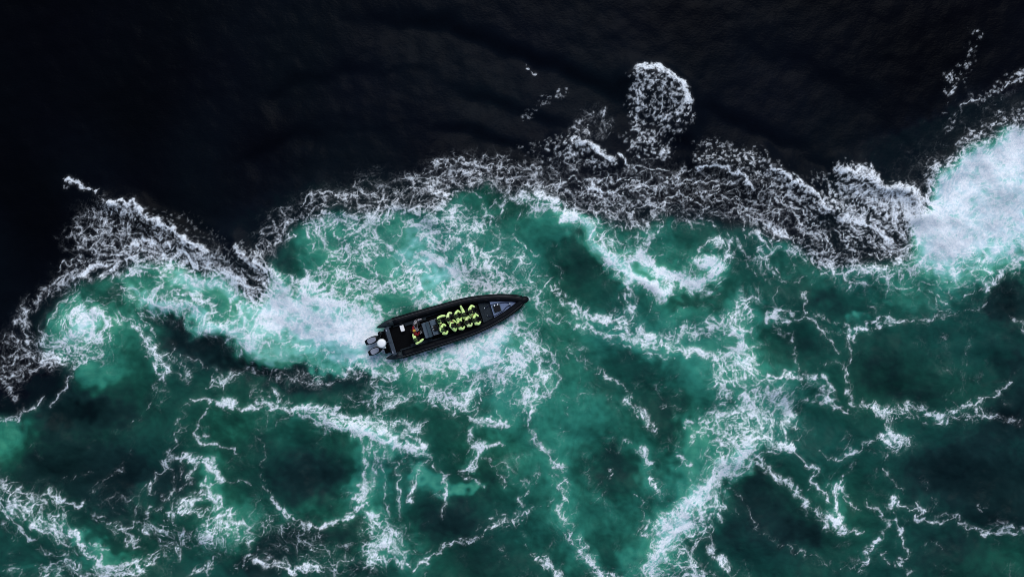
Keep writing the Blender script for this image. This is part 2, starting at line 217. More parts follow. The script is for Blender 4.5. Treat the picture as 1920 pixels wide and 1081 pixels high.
# foam coverage. kind: L lace network, B broken crest blotches, S thin strings.  kind width cover points
FOAM = """
B 4 1.05 214,382 222,380 232,381 262,395 285,408 320,430 350,450 372,462 386,473
S 2.5 1.00 214,382 222,380 232,381 262,395 285,408 320,430 350,450 372,462 386,473
B 12 .42 225,392 262,405 300,428 340,455 375,475
L 14 0.52 180,400 172,440 155,455
L 16 0.57 205,392 195,440 185,465
L 16 0.52 240,400 225,440 220,462
L 14 0.43 160,405 150,430 135,445
B 14 .14 280,396 340,410 395,438 440,470
B 10 .16 300,410 370,440 430,475
B 5 .9 126,339 140,338 150,343 162,350
S 3.1 1.00 126,339 140,338 150,343 162,350
B 3 .7 160,348 172,353 184,358
B 4 .3 124,350 122,358
L 17 .68 190,470 240,458 300,455 350,470 400,492 450,520
L 20 .85 200,495 260,480 320,480 380,498 430,520 480,548
L 22 .6 290,565 350,580 410,605 470,635
L 26 .55 250,530 330,530 400,560
L 15 .80 115,535 140,518 180,498 230,482 290,474 340,478 390,492 430,512 470,538
L 10 .5 80,545 110,525 150,505 185,490
L 9 .5 195,470 250,468 300,462 350,475 400,488
S 2.5 .8 98,508 112,498 130,490 153,486
S 3 .8 168,480 182,471 198,465 215,468 226,476
S 3 .7 222,454 236,450 250,452 260,462
S 3 .6 165,464 170,456 184,453 200,456
L 16 .5 220,505 290,500 350,512 400,520 450,535
B 14 .5 445,468 462,478 478,492 492,515 498,530
B 6 .75 440,462 462,472 482,492
S 3 .65 228,545 236,525 242,512 255,508
L 13 .55 485,488 498,502 512,520 526,540
B 10 .75 478,490 494,505 510,520 524,536
L 12 .5 487,482 500,462 520,445 540,420 560,402
L 11 .5 488,470 495,440 505,424 525,412 545,398
L 9 .4 510,475 530,462 548,442
L 9 .42 575,378 615,364 660,366 690,356 740,342 790,332
S 3 .85 562,388 575,374 595,366 618,362 640,368 660,364 680,376
S 3 .9 808,308 830,306 860,305 885,306 910,308 935,314 960,320
S 3 .6 870,292 890,288 910,295 940,298 960,302
S 3 .7 750,335 765,330 780,333 800,326 820,318
S 3 .7 780,345 800,340 825,332 850,330
B 6 .85 818,358 832,362 845,367
S 3.7 1.00 818,358 832,362 845,367
S 4 .8 845,362 860,356 875,360 890,370 900,378
B 5 .8 738,398 742,388 750,378
S 3 .7 680,380 690,400 702,405 715,395 712,375 700,360
S 3 .7 748,370 745,388 760,395 790,390
L 24 .5 690,360 750,375 810,355 860,330 920,330 960,335
L 14 .35 700,350 760,345 820,318 870,300 940,305
L 32 .55 600,420 660,410 720,400 790,395 850,395
L 48 .52 640,450 700,450 760,440 840,440 880,460
L 40 .56 610,520 680,525 760,530 850,530 920,545
L 26 .72 830,485 860,510 890,530 940,540
S 5 .9 582,408 598,396 615,408 632,418 650,412 662,402 690,396
S 5 .9 584,405 590,424 602,436 608,450 618,462 632,466 645,460 655,444 650,428
S 5 .85 614,458 625,475 640,484 658,478 674,468 684,456 668,446
S 5 .9 672,458 690,455 712,455 735,458 752,468 760,480 748,496 735,512
S 4 .8 672,462 676,474 690,478 705,470 710,458
S 4 .85 735,442 750,430 770,428 784,438 800,446 808,458 806,472 800,478
S 4 .75 795,410 785,425 770,430
L 13 .95 818,486 830,494 842,504 852,514
B 7 .9 796,474 806,480 800,486
S 4 .8 650,492 665,488 684,492 690,505 700,512 712,530 740,526 770,526
S 4 .8 560,532 580,520 600,512 625,505 645,498 656,488
S 4 .8 690,396 702,412 696,430 680,438 660,432 640,428
S 4 .75 702,495 705,510 708,528
S 4 .7 735,515 745,500 770,490 780,505 782,530
S 4 .8 830,398 838,418 860,430 875,428 890,418
S 4 .75 890,422 878,440 890,460 895,480
S 4 .7 800,440 815,428 845,432 870,438
S 4 .75 808,470 812,450 805,430 815,415
B 6 .7 942,366 944,378 938,392
S 4 .8 906,392 920,380 935,382 950,372
S 3 .7 905,390 910,400 905,412
S 3 .6 935,402 938,415 944,425
B 5 .7 740,395 748,384
L 20 .55 905,415 880,445 900,480 930,500
B 14 .4 1040,272 1085,270 1115,285 1110,302
B 18 .42 1060,285 1095,290 1125,302
B 5 1 1086,265 1108,269 1126,280 1136,292 1142,306
S 3.1 1.00 1086,265 1108,269 1126,280 1136,292 1142,306
B 12 .2 975,275 1000,285 1030,300
B 5 .75 1160,288 1168,298 1172,310 1184,312
B 12 .3 1176,268 1195,280 1212,290
B 12 .2 1212,275 1240,275 1265,280
S 3 .7 960,302 978,310 990,318 1005,312 1020,326
S 3.5 .85 960,338 1000,348 1060,344 1115,338 1165,338 1185,334
S 3 .9 1188,322 1205,315 1225,314 1240,316 1262,325
S 3 .8 1262,338 1280,325 1292,312
L 20 .28 970,325 1020,322 1070,315
B 16 .42 1315,285 1350,278 1390,290 1430,305
B 16 .38 1330,300 1380,305 1430,325
B 4.5 1.05 1308,316 1330,313 1350,314 1372,320 1390,330 1405,342 1418,356
S 2.8 1.00 1308,316 1330,313 1350,314 1372,320 1390,330 1405,342 1418,356
L 15 .40 960,350 1010,352 1080,352 1160,345
L 22 .38 1195,335 1260,345 1320,345 1400,355 1450,380
L 20 .40 1080,360 1150,375 1230,380 1310,380 1390,400 1440,420
L 20 .34 1170,400 1230,400 1320,398
B 7 .9 1108,342 1122,350 1138,356 1150,358
S 4.3 1.00 1108,342 1122,350 1138,356 1150,358
S 3 .7 1160,355 1190,345 1220,352 1215,365
S 3 .7 1180,375 1200,368 1230,372 1245,378
S 4 .8 1280,380 1300,372 1330,385 1310,400
L 12 .9 995,402 1015,396 1035,390 1050,380 1065,384 1078,394
L 9 .85 960,362 985,368 1005,370 1025,372 1040,380
L 14 1.0 1056,408 1080,416 1100,430 1118,450 1132,475 1148,492
L 10 1.05 1148,492 1165,506 1185,518 1208,534 1228,548
L 22 .45 1085,410 1120,440 1150,480
L 28 .46 1110,385 1160,400 1200,420 1215,450 1195,480
S 4 .85 1160,386 1178,396 1195,408 1208,425 1215,440
S 4 .8 1200,455 1215,445 1228,430 1245,415
B 6 .8 1248,395 1255,388 1250,380
S 4 .7 1115,395 1135,400 1150,410 1180,415
L 12 .95 1180,486 1200,486 1222,490 1242,508 1256,522
L 11 .95 1256,522 1285,530 1310,532 1332,522 1346,502
S 5 .7 1195,480 1215,490 1212,480
L 9 .55 1348,500 1362,480 1366,460 1352,450 1336,455
S 3 .8 1308,468 1318,458 1330,452 1345,450 1356,460
S 3 .7 1300,485 1305,470 1322,455
B 13 1.25 1314,490 1328,487
L 14 .3 1240,460 1280,490 1310,512
S 2.5 .5 1228,445 1250,455 1266,460 1275,472
S 4 .65 1275,395 1295,402 1315,415 1340,420 1352,438
S 3 .6 1330,400 1350,405 1365,412
L 9 .45 1400,425 1420,450 1432,480 1436,510
S 3 .7 1375,440 1390,470 1410,480 1420,490
S 3 .6 1385,440 1395,460 1405,500 1420,520
S 4 .75 960,440 972,450 985,462 1000,472 1015,480
L 11 .32 965,475 985,500 1030,540
B 7 .6 960,520 975,532 988,540
S 3 .6 1030,488 1040,502 1050,512 1056,530
S 3 .55 1148,492 1138,508 1132,524
S 2.5 .4 1125,498 1112,506
B 16 .5 1440,312 1480,345 1520,370 1548,398
B 16 .5 1450,345 1500,380 1530,415
B 5 1.1 1440,308 1462,320 1482,332 1512,350 1536,370 1553,394
S 3.1 1.00 1440,308 1462,320 1482,332 1512,350 1536,370 1553,394
B 12 1.0 1575,322 1600,322 1626,330 1645,348
B 22 .72 1590,350 1620,365 1650,385
B 24 .62 1570,370 1600,400 1640,420
B 12 .3 1500,345 1530,338 1560,332
B 12 1.1 1665,358 1690,352 1708,362 1714,380
B 20 1.05 1680,385 1715,400 1740,425
L 22 1.0 1705,380 1712,410 1735,440
B 24 1.15 1740,425 1765,445 1800,460
B 24 .7 1640,380 1680,400 1700,430
S 4 .85 1440,372 1468,382 1495,392 1522,410
B 8 .95 1578,410 1605,414 1632,424 1655,436 1672,452
S 5.0 1.00 1578,410 1605,414 1632,424 1655,436 1672,452
S 3.5 .85 1575,435 1605,442 1640,458 1665,470 1690,470
B 16 .42 1590,440 1640,450 1690,478
B 14 .5 1560,400 1590,420 1620,440
L 22 .38 1445,400 1490,425 1530,450 1560,480 1610,490
L 14 .7 1440,428 1470,445 1500,460 1530,482 1560,498
L 14 .6 1570,500 1620,508 1670,512 1720,500
L 20 .6 1690,480 1740,490 1800,498
B 6 .95 1548,492 1560,498 1560,508
L 75 .66 1780,430 1860,380 1930,340
L 36 .92 1790,360 1850,310 1925,270
L 36 .95 1740,395 1780,425 1800,460
L 30 .7 1830,450 1880,440 1925,430
S 4 .9 1730,405 1780,395 1820,390 1850,372 1890,360
S 4 .9 1735,430 1790,410 1840,405 1900,420
S 4 .8 1860,370 1880,400 1870,430 1900,450
S 4 .8 1780,350 1820,335 1860,345 1920,325
S 4 .8 1820,310 1860,300 1900,310 1925,295
S 4 .8 1800,450 1830,470 1880,460 1920,465
B 10 .5 1745,348 1752,325 1775,305 1810,285 1850,270
B 7 .55 1740,352 1745,320 1755,308
S 3 .5 1728,330 1735,310 1748,295
L 12 .4 1755,330 1790,310 1830,290
L 9 .5 1850,505 1845,490 1870,480
L 8 .6 1920,488 1895,500 1870,520 1845,540
S 3 .6 1920,510 1890,520 1865,535
S 3.5 .7 1440,490 1455,505 1470,525 1490,530 1508,516
S 3 .5 1528,500 1526,515 1520,530
L 14 .24 1570,520 1640,530 1700,540
L 14 .45 1450,455 1480,465 1500,470
S 3 .6 1640,520 1660,512 1690,510
B 18 .5 1205,145 1235,160 1265,185 1280,215
B 22 .42 1205,185 1235,210 1250,245
B 14 .5 1198,165 1196,200 1200,235 1205,265
B 16 .5 1215,260 1235,275 1250,282
B 10 .45 1190,270 1200,290
B 7 1.05 1198,132 1210,128 1226,129 1242,137 1256,147 1274,160 1286,175 1294,195
S 4.3 1.00 1198,132 1210,128 1226,129 1242,137 1256,147 1274,160 1286,175 1294,195
B 8 .5 1294,195 1296,212 1284,228
B 3 .8 984,126 993,129 1003,135
B 7 .26 995,205 1010,188 1035,175 1062,164
B 6 .25 980,225 990,215
L 10 0.47 1075,258 1090,232 1100,215
L 10 0.43 1105,245 1112,222 1120,210
L 8 0.28 1130,250 1140,225
B 9 .2 1150,245 1175,255
B 5 .6 1048,268 1065,262 1085,262
B 10 .2 1000,265 1040,268
B 6 .3 1828,60 1838,68
B 9 .25 1815,98 1822,88
B 10 .38 1800,120 1812,118
B 10 .48 1782,145 1796,148 1802,152
B 6 .5 1776,172 1786,165
B 7 .36 1770,200 1782,190
S 3.5 1 1806,204 1814,194 1824,187 1832,184
B 9 .42 1835,186 1860,172 1885,152 1920,132
S 3.5 .85 1880,165 1900,152 1920,144
B 7 .28 1775,245 1790,228 1806,210
S 7 .35 1835,218 1850,205 1862,195
S 5 .4 1880,188 1888,175 1905,172
B 12 .45 1800,278 1830,252 1862,235 1920,212
L 9 .6 118,536 92,546 68,560 52,580 42,604
L 9 .6 42,604 48,628 58,648 75,662
L 12 .36 0,690 25,665 50,660 80,672
L 18 .3 20,640 40,670 35,700
S 3 .7 0,640 15,630 30,636 38,648
S 3 .7 5,700 22,680 28,660 50,655
S 4 .7 30,700 50,690 60,700 75,690
L 9 .8 126,608 138,588 158,580 182,584 200,598
L 9 .8 200,598 208,612 195,630 170,638 145,634 128,618
L 36 .55 165,608 166,612
L 10 .95 135,600 150,590 172,590 190,600
L 10 .9 205,605 195,625 170,635 140,628
L 8 .7 215,598 240,600 262,618
L 14 .6 120,640 100,655 85,665
S 4 .95 130,625 150,634 175,636 198,626 212,610
S 3 .7 113,620 112,600 125,580 148,568 178,562 200,566
S 3 .7 100,618 106,592 112,574 128,560 142,550 155,538
S 2.5 .6 120,600 132,585 138,570
L 14 .75 58,656 85,672 110,664 130,650
L 20 .55 85,640 120,655 160,648
L 12 .65 100,672 140,664 165,652 185,640
S 4.5 .8 198,650 185,668 160,684 138,702
S 4.5 .85 138,702 124,722 110,745 96,764
L 9 .5 170,670 145,690 128,712
S 4 .75 0,708 20,706 42,700 62,694
S 4 .8 62,694 85,686 120,680 152,678
S 4 .75 20,690 40,695 65,680
S 4 .85 0,797 15,784 35,772
S 4 .85 35,772 60,766 78,754 84,748
L 8 .6 0,712 15,722 25,735
L 8 .5 10,790 30,785 40,765
S 3 .4 0,760 10,740 30,732
L 10 .5 205,590 225,598 245,608
L 7 .75 245,608 262,622 278,638 292,654
L 9 .7 278,642 292,658 304,675 314,695
L 7 .5 290,665 300,690 302,715
L 10 .42 315,665 340,685 355,705
S 3 .75 258,580 268,598 280,616 286,628
S 3 .6 318,642 328,652 326,664
S 3 .6 340,668 362,672 380,684 395,694
S 4 .6 395,694 412,702 425,712
L 10 .65 402,712 418,718 438,706
S 3 .8 385,722 408,728 425,722
S 3 .6 436,714 450,696 466,684 480,676
B 6 .4 222,545 240,552 244,566
S 2.5 .6 292,714 288,735 280,752 266,768
S 2.5 .55 266,768 250,782 236,794
S 2 .45 308,720 306,745 303,765
S 4 .9 354,748 372,746 388,752
L 6 .9 388,753 412,755 432,750 452,756 480,764
S 3 .65 352,752 346,775 338,798 330,812
S 5 .8 390,767 379,778 373,792 368,808
S 6 1 368,808 376,822 390,834 400,842
S 3 .9 400,842 415,849 432,846 448,836
S 3 .55 400,764 418,766 436,770
L 17 .42 300,556 350,572 400,596 450,615
L 26 .55 400,540 450,560 490,590
L 30 .8 480,545 540,570 580,600
L 32 .85 500,600 560,610 630,625
L 36 .88 570,555 630,570 680,600
L 28 1.0 640,620 690,640 715,645
L 22 .6 560,640 620,645 690,660
L 20 .5 600,545 680,550 740,545
L 18 .55 790,560 840,555 880,548
L 12 .5 890,545 930,540 960,535
S 3 .7 700,590 740,580 790,572 820,560
S 4 .7 690,560 705,575 725,585 760,583
S 3.5 .6 520,664 545,678 575,686 610,690 645,690
S 3 .55 478,672 500,664 520,668
L 13 .3 480,695 540,708 600,712
S 3 .75 528,708 545,715 575,717 605,714 630,716 646,704
S 3 .7 480,692 492,690
S 3 .55 500,700 515,695 535,690 545,700
S 3 .55 590,700 600,690 625,696
L 7 .7 642,706 660,692 685,686 712,680
L 10 .7 700,690 718,698 732,706 744,692
L 14 .36 670,700 710,720 700,750
L 12 .3 660,750 700,740 740,735
L 20 .8 768,672 800,680 850,688 900,688
L 24 .85 840,660 890,650 935,630
L 20 .8 900,620 940,610 965,600
L 16 .85 930,610 965,630 985,660
L 20 .75 920,670 950,690 965,660
L 24 .5 850,700 900,712 960,700
L 13 .62 890,715 872,735 850,748 815,744
L 13 .75 815,746 840,756 862,752 875,738
S 4 .7 800,745 825,738 850,718 868,702
L 10 .45 690,785 720,765 750,752
L 10 .5 750,750 780,735 820,712 850,700
S 3 .75 660,802 700,782 745,758 795,742
L 7 .6 888,738 896,720 912,706
L 8 .5 895,755 900,735
S 6 .95 480,748 498,758 520,763 550,764
L 8 .9 550,764 590,768 630,772 668,780
S 4 1 558,778 580,784 605,792 630,798
L 9 1.1 625,797 655,806 685,818 705,826
L 14 .8 610,784 650,792 690,802 720,818
L 8 .35 480,735 510,742 540,752
L 10 1.05 715,824 738,824 755,836 780,846
S 5 .9 780,846 800,852 806,862
L 8 .7 760,812 790,830 785,842
L 12 .45 700,790 740,795 780,800
S 4 .9 872,770 884,785 900,794 915,798
B 6 .95 898,788 912,794 935,796 955,796
S 3.5 .6 935,776 950,790
L 16 .24 985,545 1015,575 1045,600
S 3 .7 990,545 1003,560 1008,572 1030,566
S 3 .75 1005,540 1020,558 1032,575 1038,590
S 3 .8 1032,575 1034,585 1022,590
S 3 .75 1038,590 1050,600 1065,610
S 3 .6 1005,590 1012,602 1004,615 1020,630
L 7 .6 1040,540 1058,562 1078,574 1098,586
L 6 .7 1098,586 1114,594 1132,600 1150,604
L 9 .5 1080,565 1085,590 1100,595
L 12 .6 1140,600 1165,602 1180,615
L 8 .75 1080,612 1098,616 1120,616 1150,626
L 10 .75 1150,626 1180,632 1210,640 1240,646
L 9 .75 1200,616 1212,630 1235,640 1260,650
L 8 .7 1240,646 1270,650 1290,658
B 8 1 1122,594 1138,598
B 7 .95 1208,628 1220,636
S 3.5 .8 1158,648 1172,652 1184,660
B 10 1.25 1296,655 1312,655
L 9 .75 1310,658 1335,664 1350,675 1358,688
S 4 .75 1195,662 1225,664 1248,668 1262,672
S 3 .6 1130,624 1150,644 1168,650 1180,660 1184,680
S 3 .65 1082,612 1095,606 1092,625
L 10 .3 1085,650 1070,655 1065,670
L 7 .6 1170,540 1180,555 1186,575 1186,592
S 3 .6 1155,545 1158,562 1175,575 1182,588
S 3 .6 1218,545 1214,570 1214,592
S 3 .55 1232,560 1226,580 1238,594
B 11 1.15 1216,540 1232,544 1245,540
S 3 .55 1250,600 1270,590 1285,578 1310,572
S 3 .4 1258,605 1278,600 1285,592
L 12 .42 1245,635 1280,625 1330,612
L 14 .55 1330,612 1360,605 1390,585 1405,560
S 4 .8 1290,632 1310,618 1335,612 1355,620
S 4 .8 1365,606 1372,590 1388,575 1400,562
L 10 .4 1405,565 1410,590 1408,620
L 24 .68 1370,620 1385,650 1400,680
L 26 .72 1375,690 1400,730 1420,770
L 13 .6 1358,690 1360,720 1360,745
B 9 1 1378,652 1382,664
L 8 .9 1384,664 1396,676 1410,690 1440,702
S 4 .85 1356,690 1357,715 1360,748
L 14 .65 1340,785 1370,768 1400,765 1440,775
L 14 .55 1320,805 1350,790 1400,795
S 3.5 .75 1365,700 1380,720 1400,735 1410,755
S 3.5 .75 1380,690 1405,705 1415,730 1440,745
L 16 .55 975,615 1000,635 1015,660
L 22 .6 1000,650 1015,680 1010,710
L 24 .55 975,680 1000,720 985,750
S 5 .9 1046,700 1038,715 1025,735 1010,748
S 5 .95 1010,748 996,760 990,778 994,795
S 4 .8 1018,640 1035,660 1045,685 1046,702
S 5 .7 994,795 1000,808 1012,820
S 2.5 .6 1046,730 1058,748 1067,765 1067,785
S 4 .65 1062,665 1080,672 1098,678
L 7 .3 1090,672 1110,688 1130,700
S 3.5 .8 1128,690 1140,702 1156,712 1168,725
S 4 .7 1168,725 1182,742 1190,765
L 8 .7 1176,755 1190,770 1205,785
L 9 .55 1200,768 1215,790 1225,805
S 2.5 .35 1120,712 1132,735 1150,760 1168,800
S 3 .6 1245,757 1252,768 1270,776 1290,772
S 2 .4 1240,720 1255,708 1270,698
S 2.5 .55 1302,758 1312,768 1310,780
B 5 .6 1286,795 1298,794
S 2 .4 1330,710 1345,695
S 2 .35 1300,695 1320,706
S 3.5 .85 1498,540 1506,556 1506,570 1510,582
S 3.5 .85 1508,588 1526,602 1540,618 1548,634
S 3.5 .8 1548,634 1560,642 1564,656 1572,662
L 6 .8 1440,596 1455,588 1478,588
S 3.5 .8 1478,588 1495,592 1510,592
L 7 .6 1455,598 1475,602
S 3 .6 1508,582 1490,580 1482,585
S 3 .6 1518,580 1530,590 1548,598 1570,604 1595,612
S 3 .55 1535,600 1552,618 1570,622 1590,628 1596,636
S 3 .55 1446,602 1454,614 1470,622 1482,624
S 3 .75 1482,622 1483,640 1486,656 1492,672
S 3 .75 1492,672 1494,688 1504,696 1528,700
L 5 .8 1440,702 1460,704 1490,706 1530,702
S 4 .85 1530,702 1545,712 1558,728
L 6 .8 1556,726 1560,745 1566,758 1580,770
S 3 .6 1495,710 1504,720 1492,735 1478,745
S 3 .6 1504,720 1518,710 1528,702
S 2.5 .55 1532,690 1545,680 1562,678 1575,686 1580,696
S 4 .7 1488,754 1510,752 1528,748 1540,740 1552,742
L 7 .6 1538,730 1548,745 1562,765
S 3.5 .7 1750,552 1765,560 1778,566
S 3.5 .65 1756,565 1756,580 1775,578 1790,580
S 3.5 .7 1800,566 1815,560 1826,548
S 3 .5 1778,566 1784,580 1792,584
L 6 .85 1600,632 1612,622 1628,612 1640,608
S 4 .8 1640,610 1665,604 1690,600 1712,602
L 6 .7 1648,600 1662,595 1672,605
S 4 .65 1712,602 1740,598 1768,590 1795,584
S 4 .7 1815,592 1832,582 1848,570 1856,562
B 3 .6 1667,596 1667,585
S 4 .75 1600,632 1600,648 1602,665
S 4 .75 1602,665 1592,680 1586,695 1586,712
S 4 .75 1586,712 1594,728 1592,742 1594,756 1606,766
L 7 .6 1605,755 1625,762 1650,766
L 10 .7 1650,768 1672,776 1700,770 1720,768
L 7 .75 1720,770 1742,772 1760,778 1790,770
S 5 .85 1785,772 1812,760 1840,750 1862,740
S 5 .9 1862,740 1880,728 1894,720
S 4 .7 1810,752 1830,752 1850,748
L 8 .42 1760,785 1800,782 1850,770
L 10 .6 1662,770 1670,785 1672,805
S 3 .6 1690,790 1720,785 1740,795
S 3 .4 1774,760 1776,742 1790,722
S 3 .4 1808,745 1806,715 1808,690
S 4 .35 1808,690 1812,668 1818,645 1825,622
L 5 .26 1822,632 1816,650
S 3 .6 1880,742 1890,750 1902,756
L 6 .6 1898,598 1910,604 1920,612
S 2.5 .45 1885,590 1900,596
S 2.5 .35 1920,690 1900,710 1870,716
S 2.5 .55 1770,640 1778,628 1784,628
S 2 .4 1770,640 1776,652 1784,668
L 24 .62 1445,745 1465,760 1475,790
L 12 .75 1448,760 1470,770 1488,785
L 8 .4 1780,785 1830,780 1870,785 1910,788
S 3.5 .55 1880,786 1900,788 1920,782
L 13 .5 0,905 20,918 50,930
L 16 .5 5,940 40,950 70,965
L 16 .5 70,935 100,945 110,970
L 12 .5 75,960 90,985 110,998
S 4.5 .85 62,930 78,922 98,930 112,938
L 5 .85 108,936 128,942 148,942 160,938
S 4.5 .85 0,955 14,962 30,978
S 4.5 .85 30,978 42,994 55,1008 68,1008
S 4 .8 88,992 100,1008 112,1020 130,1014
L 7 .7 65,985 90,990 120,998
S 3 .85 106,974 112,982 115,996
B 8 1.1 126,998 140,996 150,1006
L 6 .9 150,1006 162,1022 172,1034
L 8 1 172,1032 185,1044 192,1056
B 8 .9 186,1056 200,1062
L 6 .9 200,1064 225,1062 250,1058
S 4 .8 178,1015 192,1024 210,1030
S 3.5 .85 64,1066 85,1062 112,1058
L 7 .65 112,1060 135,1054 148,1062
L 10 .55 80,1078 120,1070 160,1078
L 10 .6 180,1072 220,1075 270,1072
S 3 .6 0,1076 20,1066 45,1070
L 9 .25 10,985 30,1000
L 9 .25 75,1030 110,1042 140,1035
S 3 .45 20,1032 35,1032
S 3 .8 230,988 245,982 262,975
S 3.5 .75 262,975 274,965 274,948 282,942
L 5 .5 278,925 282,912
S 3.5 .75 276,930 282,912 294,890 308,878
L 7 .6 306,872 312,862 322,848
S 4 .7 322,848 334,825 338,812
L 10 .65 230,992 240,1005 252,1022
L 9 .35 225,990 205,980 180,970
L 11 .42 265,985 300,998 350,1000
S 3 .6 295,998 330,995 355,985
S 3.5 .8 298,884 310,878 325,878
L 6 .75 325,862 338,862 348,854
L 7 .7 355,858 375,862 388,872
L 7 .75 388,872 402,884 414,898
S 4 .75 370,865 358,880 350,895
S 3.5 .6 340,868 338,885 338,900
S 3.5 .6 322,885 327,905 328,925
S 4 .65 355,890 350,905 340,920
L 6 .6 308,932 320,930 330,922
S 3 .5 280,935 290,920 300,918
S 5 1.05 383,893 381,908 386,918
B 6 1.1 385,922 394,934 408,934
S 3.5 .85 388,912 402,904 416,898
S 3.5 .6 416,900 440,900 460,902 470,912
L 10 .8 345,945 360,940 370,930
L 8 .75 328,970 345,958 362,950
S 3 .55 312,955 313,970 318,990
S 3 .6 290,952 300,950 312,958
L 8 .45 375,955 392,950 410,945
L 9 .6 400,945 422,948 435,962
L 14 .6 405,970 425,975 445,985
L 12 .5 440,975 452,992 458,1008
L 16 .62 400,975 395,995 385,1010
B 8 .75 378,1012 392,1006 405,1000
L 12 .4 390,1020 410,1015
S 4 .7 420,1010 424,1030 414,1045
S 4.5 .8 412,1045 395,1058 372,1070 350,1080
L 10 .45 280,1055 300,1035 320,1042
S 3.5 .65 255,1062 268,1045 280,1038
L 10 .3 300,1020 340,1022 370,1015
B 9 .35 440,1062 460,1058
B 9 .35 385,1070 395,1068
B 9 .45 465,1045 475,1040
S 2 .45 105,905 112,906 130,900
S 2.2 .5 130,900 155,893 182,889
S 2.2 .5 170,932 178,920 186,910 198,905
S 2.5 .55 198,905 196,895 206,890 218,880 230,868
S 2 .4 230,868 245,850 256,838
S 2 .3 150,845 175,832 210,820
S 2 .3 70,835 78,850 76,860
L 14 .16 200,930 230,940 255,950
S 3 .55 490,832 500,845 494,862 491,885
S 3 .6 491,885 492,908 504,926 516,938
L 5 .7 510,935 522,950 536,962
S 3.5 .7 536,962 552,972 572,984
L 6 .6 572,984 600,984 622,976
S 4 .75 615,976 640,966 662,956 686,945
S 3 .5 640,930 655,924 672,918
S 2 .35 615,942 630,935
L 12 .32 530,985 560,1000 590,1005
L 9 .4 575,1010 585,1030 570,1040
L 5 .75 696,834 688,850 684,868 682,890
L 6 .65 682,890 682,915 672,938
S 4.5 .75 708,838 702,865 698,895 690,925
S 4 .75 714,832 710,855 708,880
S 4 .7 724,835 718,858 719,885
S 3.5 .8 719,885 720,915 722,940
S 3.5 .7 722,940 728,958 730,980
L 9 .35 700,880 695,920
B 8 1 668,952 678,948 688,942
L 4 .7 670,958 650,968 635,972
B 8 1.4 702,970 708,978
L 13 .35 695,975 705,990
L 18 .72 705,992 722,1002 735,1005
B 9 1 708,1018 720,1020
L 14 .7 700,1020 700,1035 712,1050
L 12 .55 730,1015 745,1030 755,1045
S 3.5 .7 690,1000 692,1020 690,1040 710,1055
S 4 .6 740,985 750,975 752,965
S 4 .75 745,862 743,880 750,895
S 4 .8 750,895 749,915 744,938
S 4 .75 744,938 746,955 750,968
S 3 .7 750,870 760,855
S 3.5 .6 755,975 752,990 745,998
S 4 .65 797,862 790,882 782,905
L 4 .8 782,902 776,918 770,932
S 3 .5 770,890 782,868
L 4 .6 812,866 820,882 832,892
S 4 .75 845,888 834,895 832,915
L 4 .7 834,910 832,940
S 3.5 .75 832,940 830,958 831,976
L 8 .6 888,812 894,830 902,836
S 4 .9 903,812 902,830 900,845
B 6 1 905,836 920,834 936,834
L 6 1.1 900,845 893,865 880,882
L 4 1 884,880 872,885 862,884
S 4 .7 903,858 918,868 930,880
S 3.5 .65 930,880 942,895 952,912
S 3.5 .75 876,888 890,900 902,914
S 3 .7 882,812 882,840 882,862
S 3 .55 748,1040 770,1032 790,1026
L 5 .6 770,1060 795,1050 812,1040 830,1030
L 5 .5 830,1028 860,1012 890,1000
L 5 .65 890,1000 915,985 940,976 960,972
S 3 .5 760,1040 785,1035 810,1018
S 2 .4 785,1002 800,998
S 3 .45 795,985 805,980
S 2.5 .4 880,948 876,940 882,932
L 7 .75 480,1048 505,1054 535,1062
B 7 1.1 536,1066 552,1068 565,1060
L 6 .8 565,1058 580,1058 590,1064
L 10 .3 500,1035 540,1030
S 3.5 .65 595,1025 610,1030 618,1045 615,1058
S 3 .55 625,1025 650,1020 665,1008
L 20 .2 590,1050 640,1062 690,1060
L 25 .18 495,985 540,1000 580,1015
S 3 .4 935,1035 952,1030
S 3 .5 945,1030 955,1050
L 7 .6 1005,812 1008,828 1022,838
L 7 .65 1022,838 1035,856 1038,872
L 7 .65 1038,872 1058,880 1062,900
L 8 .65 1042,900 1058,918 1055,935
L 6 .7 1055,935 1050,955 1060,968
S 4 .65 1060,968 1064,985 1066,1000
L 7 .85 1064,1002 1078,1022 1092,1040
L 10 .85 1092,1040 1108,1058 1125,1080
L 10 .4 1060,1000 1090,1020 1105,1050
S 3 .55 968,900 985,902 985,920
L 5 .6 985,918 980,935 974,945
S 3 .55 990,905 1005,895 1022,890
S 3.5 .6 982,955 1000,954 1025,950
L 6 .55 960,972 975,972 985,958
S 2.5 .5 962,850 970,870 975,885
S 3 .45 978,990 984,1010 992,1030
L 6 .55 1000,1040 1020,1052 1035,1060
L 8 .65 1022,1055 1040,1068 1055,1080
L 9 .5 1125,1068 1145,1075 1165,1082
S 3 .4 1148,1058 1160,1065
S 2.5 .5 1124,834 1140,842 1146,852
B 3.5 .7 1146,880 1140,892
S 2.5 .55 1140,893 1125,900 1110,901
S 2.5 .45 1138,905 1136,918
S 2 .35 1060,860 1064,848
S 2 .35 1135,940 1142,965 1150,985
L 4 .6 1178,815 1188,835 1198,850
L 8 .55 1200,848 1210,862 1222,868
L 5 .75 1222,880 1226,898 1230,915
S 4 .65 1220,880 1224,910 1238,928 1244,936
S 3.5 .65 1186,926 1196,940 1204,955
S 4 .6 1204,955 1210,975 1212,985
L 6 .5 1212,985 1200,1000 1212,1010
S 3 .4 1225,920 1236,950 1240,965
L 18 .8 1400,840 1380,855 1362,875
L 14 .95 1362,875 1345,895 1330,912
L 20 .95 1330,912 1320,930 1300,945
L 17 .8 1300,945 1275,965 1250,980
L 18 .85 1280,985 1255,1000 1240,1020
